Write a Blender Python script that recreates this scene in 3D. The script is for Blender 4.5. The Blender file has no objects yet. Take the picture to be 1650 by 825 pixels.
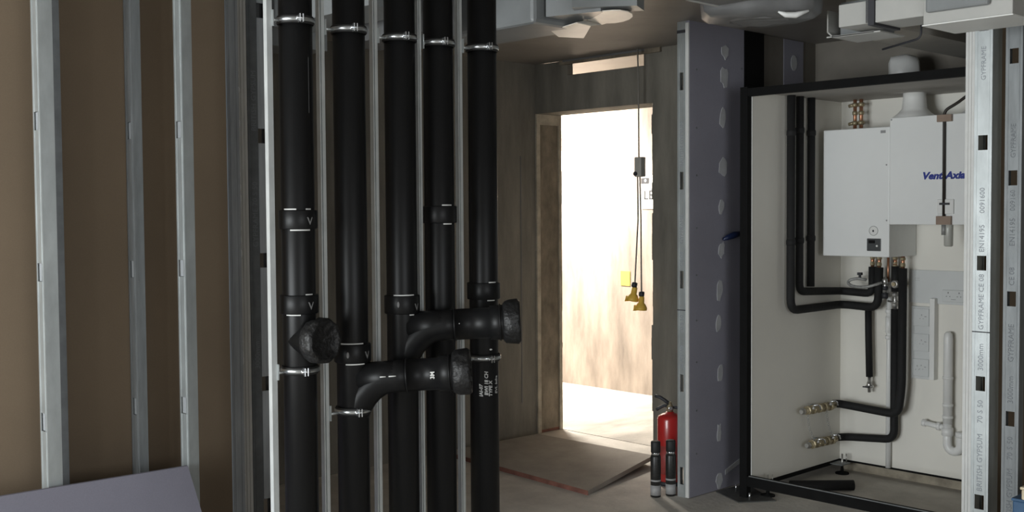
import bpy, bmesh, math, random
from mathutils import Vector, Matrix, Quaternion
random.seed(7)
S = bpy.context.scene
COL = S.collection
PI = math.pi

# ------------------------------------------------------------------ camera
cam_d = bpy.data.cameras.new('camera')
cam_d.sensor_width = 36.0
cam_d.sensor_fit = 'HORIZONTAL'
cam_d.lens = 39.42
cam_d.clip_start = 0.05
cam = bpy.data.objects.new('camera', cam_d)
COL.objects.link(cam)
CH = 1.66
yaw, pit, rol = math.radians(46.644), math.radians(2.3513), math.radians(0.3829)
# world: x runs right-and-away, y runs left-and-away, z up
_h = Vector((math.cos(yaw), math.sin(yaw), 0))
_fl = _h
_r0 = Vector((math.sin(yaw), -math.cos(yaw), 0))
FWD = (_fl * math.cos(pit) - Vector((0, 0, 1)) * math.sin(pit))
_u0 = (Vector((0, 0, 1)) * math.cos(pit) + _fl * math.sin(pit))
RGT = _r0 * math.cos(rol) - _u0 * math.sin(rol)
UPV = _r0 * math.sin(rol) + _u0 * math.cos(rol)
cam.matrix_world = Matrix(((RGT.x, UPV.x, -FWD.x, 0), (RGT.y, UPV.y, -FWD.y, 0), (RGT.z, UPV.z, -FWD.z, CH), (0, 0, 0, 1)))
S.camera = cam

# ------------------------------------------------------------------ world, light, exposure
S.view_settings.view_transform = 'Standard'
S.view_settings.look = 'None'
S.view_settings.exposure = 0.13
S.view_settings.gamma = 1.0
S.view_settings.use_curve_mapping = False
W = bpy.data.worlds.new('overcast_sky')
S.world = W
W.use_nodes = True
bg = W.node_tree.nodes['Background']
bg.inputs[0].default_value = (0.80, 0.90, 1.0, 1)
bg.inputs[1].default_value = 0.6


def area(name, loc, direction, sx, sy, power, col):
    d = bpy.data.lights.new(name, 'AREA')
    d.shape = 'RECTANGLE'
    d.size, d.size_y, d.energy, d.color = sx, sy, power, col
    o = bpy.data.objects.new(name, d)
    o.location = loc
    o.rotation_euler = Vector(direction).to_track_quat('-Z', 'Y').to_euler()
    COL.objects.link(o)
    return o


# daylight through the window opening behind the camera, plus an added side fill
area('window_daylight', (-3.55, 2.62, 1.20), (1, 0.0, -0.02), 3.2, 1.8, 345, (0.93, 0.98, 1.0))
area('side_fill', (0.6, -3.05, 1.45), (0, 1, -0.05), 2.6, 1.9, 72, (0.95, 0.98, 1.0))  # added lamp, lifts the faces that the window only grazes


# ------------------------------------------------------------------ materials
def mat(name, col, rough=0.6, metal=0.0, var=0.0, vscale=6.0, bump=0.0, bscale=60.0, stretch=(1, 1, 1), col2=None, thr=None,
        emit=0.0, spec=0.5, coat=0.0, grain=0.0):
    m = bpy.data.materials.new(name)
    m.use_nodes = True
    nt = m.node_tree
    b = nt.nodes['Principled BSDF']
    b.inputs['Base Color'].default_value = (*col, 1)
    b.inputs['Roughness'].default_value = rough
    b.inputs['Metallic'].default_value = metal
    b.inputs['Specular IOR Level'].default_value = spec
    b.inputs['Coat Weight'].default_value = coat
    if emit:
        b.inputs['Emission Color'].default_value = (*col, 1)
        b.inputs['Emission Strength'].default_value = emit
    if var or bump or col2 or grain:
        tc = nt.nodes.new('ShaderNodeTexCoord')
        mp = nt.nodes.new('ShaderNodeMapping')
        mp.inputs['Scale'].default_value = stretch
        nt.links.new(tc.outputs['Object'], mp.inputs[0])
    if var or col2:
        n = nt.nodes.new('ShaderNodeTexNoise')
        n.inputs['Scale'].default_value = vscale
        n.inputs['Detail'].default_value = 6
        n.inputs['Roughness'].default_value = 0.6
        nt.links.new(mp.outputs[0], n.inputs['Vector'])
        r = nt.nodes.new('ShaderNodeValToRGB')
        lo, hi = thr if thr else (0.3, 0.7)
        r.color_ramp.elements[0].position = lo
        r.color_ramp.elements[1].position = hi
        c2 = col2 if col2 else tuple(min(1, c * (1 + var)) for c in col)
        c1 = col if col2 else tuple(c * (1 - var) for c in col)
        r.color_ramp.elements[0].color = (*c1, 1)
        r.color_ramp.elements[1].color = (*c2, 1)
        nt.links.new(n.outputs['Fac'], r.inputs['Fac'])
        out = r.outputs['Color']
        if grain:
            g = nt.nodes.new('ShaderNodeTexNoise')
            g.inputs['Scale'].default_value = 220
            g.inputs['Detail'].default_value = 2
            nt.links.new(tc.outputs['Object'], g.inputs['Vector'])
            mr = nt.nodes.new('ShaderNodeMapRange')
            mr.inputs['To Min'].default_value = 1 - grain
            mr.inputs['To Max'].default_value = 1 + grain
            nt.links.new(g.outputs['Fac'], mr.inputs['Value'])
            mx = nt.nodes.new('ShaderNodeMix')
            mx.data_type = 'RGBA'
            mx.blend_type = 'MULTIPLY'
            mx.inputs['Factor'].default_value = 1
            nt.links.new(out, mx.inputs['A'])
            nt.links.new(mr.outputs[0], mx.inputs['B'])
            out = mx.outputs['Result']
        nt.links.new(out, b.inputs['Base Color'])
    if bump:
        n2 = nt.nodes.new('ShaderNodeTexNoise')
        n2.inputs['Scale'].default_value = bscale
        n2.inputs['Detail'].default_value = 4
        nt.links.new(mp.outputs[0], n2.inputs['Vector'])
        bp = nt.nodes.new('ShaderNodeBump')
        bp.inputs['Strength'].default_value = bump
        bp.inputs['Distance'].default_value = 0.01
        nt.links.new(n2.outputs['Fac'], bp.inputs['Height'])
        nt.links.new(bp.outputs[0], b.inputs['Normal'])
    return m


M = {}
M['floor'] = mat('floor_concrete', (0.58, 0.545, 0.49), 0.85, var=0.2, vscale=3.0, bump=0.25, bscale=35, grain=0.25)
M['corr_floor'] = mat('corridor_concrete', (0.47, 0.435, 0.385), 0.8, var=0.32, vscale=1.6, bump=0.2, bscale=30, stretch=(1, 2.2, 1), grain=0.2)
M['ceil'] = mat('ceiling_concrete', (0.23, 0.212, 0.19), 0.5, var=0.15, vscale=2.5, bump=0.1, bscale=12)
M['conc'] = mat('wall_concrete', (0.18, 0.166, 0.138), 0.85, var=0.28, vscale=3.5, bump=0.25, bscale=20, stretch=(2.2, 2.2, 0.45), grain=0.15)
M['conc_warm'] = mat('reveal_concrete', (0.205, 0.17, 0.125), 0.85, var=0.4, vscale=4.5, bump=0.3, bscale=18, stretch=(2, 2, 1.1), grain=0.15)
M['conc_edge'] = mat('edge_concrete', (0.42, 0.37, 0.29), 0.85, var=0.3, vscale=9, bump=0.4, bscale=30)
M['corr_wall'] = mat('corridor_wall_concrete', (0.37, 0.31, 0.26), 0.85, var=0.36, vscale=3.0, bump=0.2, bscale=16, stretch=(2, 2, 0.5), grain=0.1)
M['cream'] = mat('lintel_block', (0.62, 0.54, 0.42), 0.9, var=0.1, vscale=5)
M['brown'] = mat('board_back_paper', (0.172, 0.126, 0.083), 0.9, var=0.08, vscale=1.5, grain=0.12)
M['purple'] = mat('purple_board_paper', (0.30, 0.295, 0.35), 0.8, var=0.07, vscale=2.5, grain=0.1)
M['board_edge'] = mat('board_edge', (0.64, 0.64, 0.62), 0.85, var=0.04, vscale=18)
M['board_edge2'] = mat('board_edge_dusty', (0.50, 0.485, 0.455), 0.85, var=0.1, vscale=14, stretch=(3, 3, 0.6))
M['filler'] = mat('joint_compound', (0.50, 0.505, 0.52), 0.9, var=0.12, vscale=12)
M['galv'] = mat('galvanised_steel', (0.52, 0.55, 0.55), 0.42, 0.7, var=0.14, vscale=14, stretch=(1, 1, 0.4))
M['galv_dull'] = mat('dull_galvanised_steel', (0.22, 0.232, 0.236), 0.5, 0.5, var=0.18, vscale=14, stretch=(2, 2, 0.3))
M['rail'] = mat('bright_galvanised_rail', (0.66, 0.69, 0.69), 0.45, 0.5, var=0.12, vscale=16, stretch=(1, 1, 0.5))
M['galv_print'] = mat('stud_print_ink', (0.30, 0.32, 0.345), 0.7)
M['dull_print'] = mat('faded_stud_print_ink', (0.16, 0.17, 0.18), 0.7)
M['chrome'] = mat('bright_zinc', (0.80, 0.82, 0.84), 0.18, 0.95)
M['zinc'] = mat('zinc_clamp_band', (0.55, 0.57, 0.58), 0.28, 0.9)
M['scuff'] = mat('pale_scuff', (0.045, 0.045, 0.045), 0.8)
M['galv_mid'] = mat('mid_galvanised_steel', (0.36, 0.375, 0.39), 0.55, 0.2, var=0.2, vscale=12, stretch=(3, 3, 0.3))  # paler stud tone, also puts light into a strip of shaded web
M['galv_dark'] = mat('shade_painted_steel', (0.12, 0.125, 0.128), 0.6, 0.2, var=0.2, vscale=14)  # darker copy of the stud steel; shade is put into the colour
M['grey_lining'] = mat('grey_brown_lining', (0.20, 0.182, 0.155), 0.9, var=0.15, vscale=2.5, grain=0.1)
M['rubber'] = mat('black_rubber', (0.012, 0.012, 0.012), 0.6)
M['pipe'] = mat('black_soil_plastic', (0.0072, 0.0072, 0.0075), 0.40, var=0.25, vscale=5, stretch=(1, 1, 0.3), spec=0.20)
M['cover'] = mat('black_crinkled_plastic', (0.006, 0.006, 0.0063), 0.5, bump=0.8, bscale=45, var=0.2, vscale=20)
M['chalk'] = mat('white_chalk', (0.62, 0.62, 0.60), 0.9)
M['chalk_soft'] = mat('soft_chalk', (0.42, 0.42, 0.41), 0.9)
M['chalk_dim'] = mat('faint_chalk', (0.20, 0.20, 0.20), 0.9)
M['black_steel'] = mat('black_steel', (0.007, 0.007, 0.007), 0.8, var=0.2, vscale=10, spec=0.15)
M['lag'] = mat('black_foam_lagging', (0.007, 0.007, 0.0075), 0.8, bump=0.3, bscale=40, var=0.25, vscale=14)
M['white_panel'] = mat('white_melamine', (0.77, 0.748, 0.685), 0.55, var=0.03, vscale=2)
M['panel_edge'] = mat('white_melamine_edge', (0.80, 0.80, 0.77), 0.5, var=0.03, vscale=4)
M['white_case'] = mat('white_casing', (0.80, 0.81, 0.80), 0.38, var=0.02, vscale=3)
M['grey_case'] = mat('dark_grey_plastic', (0.045, 0.048, 0.050), 0.45, var=0.1, vscale=20)
M['white_plastic'] = mat('white_plastic', (0.78, 0.78, 0.76), 0.35, var=0.03, vscale=5)
M['plate'] = mat('grey_white_plate', (0.62, 0.635, 0.63), 0.4, var=0.03, vscale=5)
M['duct_white'] = mat('white_duct_plastic', (0.44, 0.435, 0.41), 0.4, var=0.06, vscale=4)
M['duct_grey'] = mat('grey_duct_wrap', (0.22, 0.23, 0.232), 0.35, var=0.12, vscale=3.5, bump=0.1, bscale=8)
M['duct_dark'] = mat('dark_duct_wrap', (0.14, 0.14, 0.14), 0.45, var=0.2, vscale=5)
M['boxed'] = mat('grey_boxing', (0.55, 0.53, 0.48), 0.8, var=0.08, vscale=4)
M['film'] = mat('protective_film', (0.82, 0.78, 0.71), 0.35, var=0.1, vscale=6, bump=0.15, bscale=10)
M['copper'] = mat('copper_pipe', (0.50, 0.25, 0.15), 0.35, 0.8, var=0.2, vscale=20)
M['brass'] = mat('brass', (0.36, 0.30, 0.19), 0.45, 0.55, var=0.2, vscale=25)
M['steel'] = mat('nickel_steel', (0.55, 0.54, 0.52), 0.3, 0.85, var=0.1, vscale=20)
M['hose'] = mat('grey_braided_hose', (0.30, 0.30, 0.29), 0.5, 0.2, var=0.25, vscale=60)
M['tape'] = mat('brown_tape', (0.28, 0.20, 0.15), 0.5, var=0.1, vscale=12)
M['cable'] = mat('dark_brown_cable', (0.028, 0.022, 0.018), 0.55, var=0.2, vscale=10)
M['cord'] = mat('grey_cord', (0.22, 0.20, 0.175), 0.6, var=0.1, vscale=10)
M['clear'] = mat('grey_translucent_sleeve', (0.50, 0.50, 0.46), 0.3, var=0.06, vscale=12)
M['blue_ink'] = mat('blue_logo_ink', (0.012, 0.028, 0.25), 0.5)
M['ink'] = mat('black_ink', (0.03, 0.03, 0.035), 0.6)
M['ink_grey'] = mat('grey_ink', (0.30, 0.30, 0.30), 0.6)
M['red'] = mat('red_enamel', (0.42, 0.022, 0.020), 0.3, var=0.1, vscale=6, coat=0.3)
M['red_label'] = mat('extinguisher_label', (0.30, 0.05, 0.045), 0.5, var=0.3, vscale=25)
M['can_black'] = mat('black_can_print', (0.018, 0.018, 0.017), 0.4, var=0.6, vscale=40, stretch=(1, 1, 3))
M['can_white'] = mat('white_can_label', (0.34, 0.34, 0.34), 0.5, var=0.1, vscale=20)
M['yellow'] = mat('yellow_connector_plastic', (0.85, 0.53, 0.08), 0.45, var=0.12, vscale=30)
M['yellow_note'] = mat('yellow_notice', (0.85, 0.72, 0.10), 0.7)
M['sign_white'] = mat('white_sign_sheet', (0.80, 0.80, 0.78), 0.6)
M['box_grey'] = mat('grey_enclosure', (0.42, 0.40, 0.36), 0.5, var=0.08, vscale=20)
M['ply'] = mat('dusty_plywood', (0.33, 0.30, 0.262), 0.85, var=0.14, vscale=5, grain=0.2)
M['ply_edge'] = mat('red_painted_edge', (0.20, 0.085, 0.062), 0.85, var=0.35, vscale=12)
M['blue_box'] = mat('blue_plastic', (0.035, 0.095, 0.19), 0.5, var=0.2, vscale=9)
M['blue_clip'] = mat('navy_plastic', (0.010, 0.018, 0.06), 0.35)
M['cream_pack'] = mat('cream_package', (0.66, 0.56, 0.40), 0.7, var=0.1, vscale=9)
M['lamp'] = mat('lamp_tube', (1.0, 0.95, 0.86), 0.4, emit=8.0)
M['debris'] = mat('grey_foot_plate', (0.10, 0.10, 0.095), 0.6, 0.3, var=0.3, vscale=18)


# ------------------------------------------------------------------ mesh helpers
def nb():
    return bmesh.new()


def box(b, x0, x1, y0, y1, z0, z1):
    v = [b.verts.new((x, y, z)) for z in (z0, z1) for x, y in ((x0, y0), (x1, y0), (x1, y1), (x0, y1))]
    for f in ((3, 2, 1, 0), (4, 5, 6, 7), (0, 1, 5, 4), (1, 2, 6, 5), (2, 3, 7, 6), (3, 0, 4, 7)):
        b.faces.new([v[i] for i in f])
    return b


def hexa(b, lo, hi):
    """solid between a quad of four points (lo) and the matching quad hi"""
    v = [b.verts.new(p) for p in list(lo) + list(hi)]
    n = len(lo)
    b.faces.new(v[:n][::-1])
    b.faces.new(v[n:])
    for i in range(n):
        j = (i + 1) % n
        b.faces.new((v[i], v[j], v[n + j], v[n + i]))
    return b


def frame_of(d):
    d = Vector(d).normalized()
    a = Vector((0, 0, 1)) if abs(d.z) < 0.9 else Vector((1, 0, 0))
    u = a.cross(d).normalized()
    return u, d.cross(u), d


def rings(b, rs, smooth=True, cap0=True, cap1=True):
    """rs: list of lists of points, all the same length"""
    vs = [[b.verts.new(p) for p in r] for r in rs]
    n = len(vs[0])
    fs = []
    for a, c in zip(vs, vs[1:]):
        for i in range(n):
            j = (i + 1) % n
            fs.append(b.faces.new((a[i], a[j], c[j], c[i])))
    for f in fs:
        f.smooth = smooth
    if cap0:
        b.faces.new(vs[0][::-1])
    if cap1:
        b.faces.new(vs[-1])
    return b


def lathe(b, base, axis, prof, n=24, smooth=True, bump=None):
    """prof: (distance along axis, radius); repeats give hard edges"""
    u, w, d = frame_of(axis)
    base = Vector(base)
    segs = [[prof[0]]]
    for p in prof[1:]:
        segs[-1].append(p)
    rs = []
    for k, (t, r) in enumerate(prof):
        ring = []
        for i in range(n):
            a = 2 * PI * i / n
            rr = r * (bump(i, k) if bump else 1)
            ring.append(base + d * t + (u * math.cos(a) + w * math.sin(a)) * rr)
        rs.append(ring)
    rings(b, rs, smooth)
    return b


def cyl(b, p0, p1, r, n=20, r2=None):
    p0, p1 = Vector(p0), Vector(p1)
    return lathe(b, p0, p1 - p0, [(0, r), ((p1 - p0).length, r if r2 is None else r2)], n)


def fillet(pts, rad, k=5):
    """round the inner corners of a polyline"""
    pts = [Vector(p) for p in pts]
    out = [pts[0]]
    for a, p, c in zip(pts, pts[1:], pts[2:]):
        u, v = (a - p), (c - p)
        r = min(rad, u.length * 0.49, v.length * 0.49)
        s, e = p + u.normalized() * r, p + v.normalized() * r
        for i in range(k + 1):
            t = i / k
            out.append((s * (1 - t) ** 2) + p * (2 * t * (1 - t)) + e * t * t)
    out.append(pts[-1])
    return out


def tube(b, pts, r, n=14, radii=None):
    pts = [Vector(p) for p in pts]
    rs = []
    prev = None
    for i, p in enumerate(pts):
        d = (pts[min(i + 1, len(pts) - 1)] - pts[max(i - 1, 0)]).normalized()
        if prev is None:
            u, w, _ = frame_of(d)
        else:
            u = (prev - d * prev.dot(d)).normalized()
            w = d.cross(u)
        prev = u
        rr = radii[i] if radii else r
        rs.append([p + (u * math.cos(2 * PI * j / n) + w * math.sin(2 * PI * j / n)) * rr for j in range(n)])
    return rings(b, rs)


def torus(b, c, axis, R, r, n=28, m=8, sq=1.0):
    u, w, d = frame_of(axis)
    c = Vector(c)
    vs = []
    for i in range(n):
        a = 2 * PI * i / n
        e = u * math.cos(a) + w * math.sin(a)
        vs.append([b.verts.new(c + e * (R + r * math.cos(2 * PI * j / m)) + d * (r * sq * math.sin(2 * PI * j / m))) for j in range(m)])
    for i in range(n):
        for j in range(m):
            f = b.faces.new((vs[i][j], vs[(i + 1) % n][j], vs[(i + 1) % n][(j + 1) % m], vs[i][(j + 1) % m]))
            f.smooth = True
    return b


def sphere(b, c, r, sc=(1, 1, 1), n=14):
    mtx = Matrix.Translation(c) @ Matrix.Diagonal((r * sc[0], r * sc[1], r * sc[2], 1))
    res = bmesh.ops.create_uvsphere(b, u_segments=n, v_segments=n // 2 + 1, radius=1, matrix=mtx)
    for v in res['verts']:
        for f in v.link_faces:
            f.smooth = True
    return b


def prism(b, poly, z0, z1):
    return hexa(b, [(x, y, z0) for x, y in poly], [(x, y, z1) for x, y in poly])


# ------------------------------------------------------------------ object helpers
ORG = {}


def thing(name, label, cat, loc=(0, 0, 0), group=None):
    o = bpy.data.objects.new(name, None)
    COL.objects.link(o)
    o.location = loc
    o.empty_display_size = 0.1
    ORG[o] = Vector(loc)
    o['label'] = label
    o['category'] = cat
    if group:
        o['group'] = group
    return o


def obj(name, b, m, parent=None, label=None, origin=None, bevel=0.0, flat=False):
    """link the bmesh (world coordinates) as one mesh object"""
    if parent is not None:
        org = ORG[parent]
    else:
        org = Vector(origin) if origin else Vector((0, 0, 0))
    bmesh.ops.recalc_face_normals(b, faces=b.faces[:])
    if org.length:
        bmesh.ops.translate(b, verts=b.verts[:], vec=-org)
    me = bpy.data.meshes.new(name)
    b.to_mesh(me)
    b.free()
    me.materials.append(M[m] if isinstance(m, str) else m)
    o = bpy.data.objects.new(name, me)
    COL.objects.link(o)
    if parent is not None:
        o.parent = parent
    else:
        o.location = org
    ORG[o] = org
    if label:
        o['label'] = label
    if bevel:
        bv = o.modifiers.new('bevel', 'BEVEL')
        bv.width = bevel
        bv.segments = 2
        bv.limit_method = 'ANGLE'
    return o


def struct(name, b, m, parent=None):
    o = obj(name, b, m, parent)
    if parent is None:
        o['kind'] = 'structure'
    return o


def tag(o, label, cat, group=None):
    o['label'] = label
    o['category'] = cat
    if group:
        o['group'] = group
    return o


def text(name, body, size, loc, right, up, m, parent, bold=0.0, shear=0.0, depth=0.0004, stretch=1.0):
    """flat lettering as a mesh: right / up are the reading directions"""
    c = bpy.data.curves.new('lettering', 'FONT')
    c.body = body
    c.size = size
    c.offset = bold
    c.shear = shear
    c.extrude = depth
    c.resolution_u = 2
    t = bpy.data.objects.new('lettering', c)
    COL.objects.link(t)
    dg = bpy.context.evaluated_depsgraph_get()
    me = bpy.data.meshes.new_from_object(t.evaluated_get(dg))
    bpy.data.objects.remove(t)
    b = nb()
    b.from_mesh(me)
    r, u = Vector(right).normalized(), Vector(up).normalized()
    w = r.cross(u)
    loc = Vector(loc)
    for v in b.verts:
        x, y, z = v.co
        v.co = loc + r * (x * stretch) + u * y + w * z
    return obj(name, b, m, parent)


exec_order = []
# ================================================================== SETTING
CZ = 2.72
struct('floor', box(nb(), -3.7, 8.0, -3.2, 10.0, -0.12, 0.0), 'floor')
b = box(nb(), -3.7, 5.80, -3.2, 6.05, CZ, CZ + 0.25)
box(b, 5.80, 7.7, -3.2, 3.985, CZ, CZ + 0.25)
struct('ceiling', b, 'ceil')
b = nb()
box(b, 6.06, 8.0, 4.0, 10.0, 2.82, 3.0)
box(b, 5.802, 6.06, 4.0, 6.2, 2.82, 3.0)
struct('ceiling_corridor', b, 'ceil')

# walls behind the camera: the window, and an opening added for the side fill
b = nb()
for y0, y1, z0, z1 in ((-3.2, 0.95, 0, CZ), (4.28, 4.6, 0, CZ), (0.95, 4.28, 0, 0.25), (0.95, 4.28, 2.15, CZ)):
    box(b, -3.7, -3.5, y0, y1, z0, z1)
struct('wall_back', b, 'conc')
b = nb()
for x0, x1, z0, z1 in ((-3.7, -0.8, 0, CZ), (2.0, 8.0, 0, CZ), (-0.8, 2.0, 0, 0.45), (-0.8, 2.0, 2.45, CZ)):
    box(b, x0, x1, -3.2, -3.0, z0, z1)
struct('wall_front', b, 'conc')
b = nb()
for p in ((0.95, 1.0, 0.25, 2.15), (2.59, 2.65, 0.25, 2.15), (4.23, 4.28, 0.25, 2.15)):
    box(b, -3.62, -3.57, p[0], p[1], p[2], p[3])
for z in (0.25, 2.10):
    box(b, -3.62, -3.57, 1.0, 4.23, z, z + 0.05)
struct('window_1', b, 'grey_case')

# brown board: the back of the far lining, seen between the studs
struct('wall_left', box(nb(), -3.5, 2.452, 4.395, 4.425, 0, CZ), 'brown')
# cast concrete side wall behind the pipes
b = nb()
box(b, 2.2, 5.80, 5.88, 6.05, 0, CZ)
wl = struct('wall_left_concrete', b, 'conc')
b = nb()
box(b, 5.795, 5.83, 5.865, 5.90, 0, 2.36)
struct('casting_rib', b, 'conc_edge', wl)
b = nb()
box(b, 5.64, 5.648, 5.877, 5.881, 0.25, 2.05)
struct('joint_line', b, 'duct_dark', wl)

# doorway in the end wall
b = nb()
box(b, 5.80, 6.05, 5.88, 6.05, 0, CZ)                     # left jamb pier
jamb = struct('wall_end', b, 'conc_warm')
b = nb()
pz = [0, 0.3, 0.62, 0.66, 0.9, 1.2, 1.5, 1.7, 1.95, 2.1, 2.25, 2.366]
for a, c in zip(pz, pz[1:]):
    w = 0.030 + 0.018 * random.random()
    box(b, 6.03, 6.058, 5.88 - w * 0.35, 5.885, a, c)
struct('jamb_edge', b, 'conc_edge', jamb)
b = nb()
box(b, 5.802, 6.045, 5.872, 5.881, 2.285, 2.361)
obj('patched_head', b, 'conc_edge', jamb)
b = nb()
box(b, 5.803, 6.04, 5.878, 5.881, 0.003, 0.022)
obj('red_dust', b, 'ply_edge', jamb)
b = nb()
box(b, 5.80, 6.05, 3.99, 4.775, 0, CZ)
# uneven edge of the cast reveal
z = 0.0
while z < 2.34:
    h = 0.08 + 0.16 * random.random()
    w = 0.004 + 0.016 * random.random()
    box(b, 5.805, 6.045, 4.77, 4.775 + w, z, min(z + h, 2.35))
    z += h
box(b, 5.80, 6.05, 4.775, 4.852, 2.6155, CZ)
struct('wall_end_right', b, 'conc')
b = nb()
box(b, 5.80, 6.05, 4.775, 5.88, 2.362, 2.615)
box(b, 5.80, 5.86, 5.56, 5.88, 2.6152, CZ - .001)
lint = struct('trim_1', b, 'conc')
b = nb()
box(b, 5.78, 5.80, 4.70, 5.62, 2.690, 2.722)
struct('packing_strip', b, 'conc_warm', lint)
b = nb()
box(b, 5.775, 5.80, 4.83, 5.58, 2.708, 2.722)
struct('packing_dark_bead', b, 'duct_dark', lint)  # dark bead along the top of the packing strip

# corridor beyond the doorway
struct('floor_corridor', box(nb(), 6.05, 7.70, 4.2, 9.6, -0.02, 0.003), 'corr_floor')
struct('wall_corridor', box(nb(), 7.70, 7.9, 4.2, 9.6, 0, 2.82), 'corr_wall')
b = nb()
box(b, 6.05, 7.7, 9.6, 9.8, 0, 2.82)
box(b, 6.05, 7.9, 4.05, 4.2, 0, 2.82)
box(b, 5.85, 6.05, 6.05, 9.8, 0, 2.82)
struct('wall_corridor_end', b, 'conc')
lampf = thing('batten_light', 'long fluorescent batten on the corridor ceiling beyond the doorway', 'light', (6.95, 8.0, 2.82))
obj('housing', box(nb(), 6.91, 6.99, 6.9, 9.1, 2.74, 2.82), 'white_case', lampf)
obj('tube', cyl(nb(), (6.95, 6.95, 2.72), (6.95, 9.05, 2.72), 0.014, 12), 'lamp', lampf)
area('batten_glow', (6.95, 8.0, 2.69), (0, 0, -1), 0.15, 2.1, 370, (1.0, 0.95, 0.87)).rotation_euler = (0, math.radians(-16), 0)

# centre partition: purple board with filler spots, brown and purple linings over the cupboard
b = nb()
box(b, 5.10, 5.625, 3.933, 3.957, 0.004, CZ)
wc = struct('wall_center', b, 'purple')
obj('board_edge', box(nb(), 5.092, 5.104, 3.934, 3.956, 0.004, CZ - 0.012), 'board_edge', wc)
PATCH = [(5.436, 2.576, .030, .045), (5.43, 2.428, .032, .06), (5.412, 2.185, .022, .06), (5.413, 1.899, .030, .055), (5.401, 1.671, .020, .045),
         (5.401, 1.42, .022, .048), (5.384, 1.181, .022, .06), (5.372, 0.985, .020, .055), (5.39, 0.698, .024, .055), (5.379, 0.343, .017, .052), (5.385, 0.055, .026, .05)]
for i, (x, z, rx, rz) in enumerate(PATCH):
    b = nb()
    rnd = random.Random(31 + i)
    pl = []
    for k in range(12):
        a = 2 * PI * k / 12
        q = 0.72 + 0.42 * rnd.random()
        pl.append((x + 1.35 * rx * math.cos(a) * q + 0.25 * rz * math.sin(a) * (rnd.random() - .2) * .5, z + rz * math.sin(a) * q))
    hexa(b, [(px, 3.934, pz_) for px, pz_ in pl], [(px, 3.9305, pz_) for px, pz_ in pl])
    obj('filler_patch', b, 'filler', wc)
b = nb()
hexa(b, [(5.44, 3.934, .082), (5.585, 3.934, .125), (5.585, 3.934, .155), (5.44, 3.934, .110)], [(5.44, 3.931, .082), (5.585, 3.931, .125), (5.585, 3.931, .155), (5.44, 3.931, .110)])
obj('filler_patch', b, 'filler', wc)
b = nb()
for z in (2.45, 2.12, 1.85, 1.55, 1.28, 1.02, 0.78, 0.5, 0.25):
    lathe(b, (5.165, 3.9335, z), (0, -1, 0), [(0, 0.006), (0.002, 0.006)], 8)
    lathe(b, (5.60, 3.9335, z + 0.04), (0, -1, 0), [(0, 0.006), (0.002, 0.006)], 8)
so = obj('screw_heads', b, 'galv_dull', wc)
so['kind'] = 'stuff'
struct('lit_wall_strip', box(nb(), 6.385, 6.449, 2.42, 3.715, 0, 0.062), 'conc_edge')  # added pale strip stands in for light on the rear wall's foot
wr = struct('wall_rear', box(nb(), 6.45, 6.55, 2.40, 3.96, 0, CZ), 'grey_lining')
b = nb()
box(b, 5.66, 6.45, 3.957, 3.985, 0, CZ)
wlc = struct('wall_center_lining', b, 'grey_lining')
obj('joint_strip', box(nb(), 6.08, 6.30, 3.9525, 3.957, 2.2, CZ - .004), 'purple', wlc)
b = nb()
hexa(b, [(6.19 + .035 * math.cos(a), 3.9525, 2.575 + .05 * math.sin(a)) for a in [k * PI / 5 for k in range(10)]],
     [(6.19 + .035 * math.cos(a), 3.950, 2.575 + .05 * math.sin(a)) for a in [k * PI / 5 for k in range(10)]])
obj('filler_patch', b, 'filler', wlc)

# right partition: lining with its brown back towards us
struct('wall_right', box(nb(), 5.172, 7.6, 2.343, 2.3555, 0, CZ), 'brown')
b = nb()
box(b, 7.5, 7.7, -3.0, 2.345, 0, CZ)
struct('wall_right_end', b, 'conc')


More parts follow.
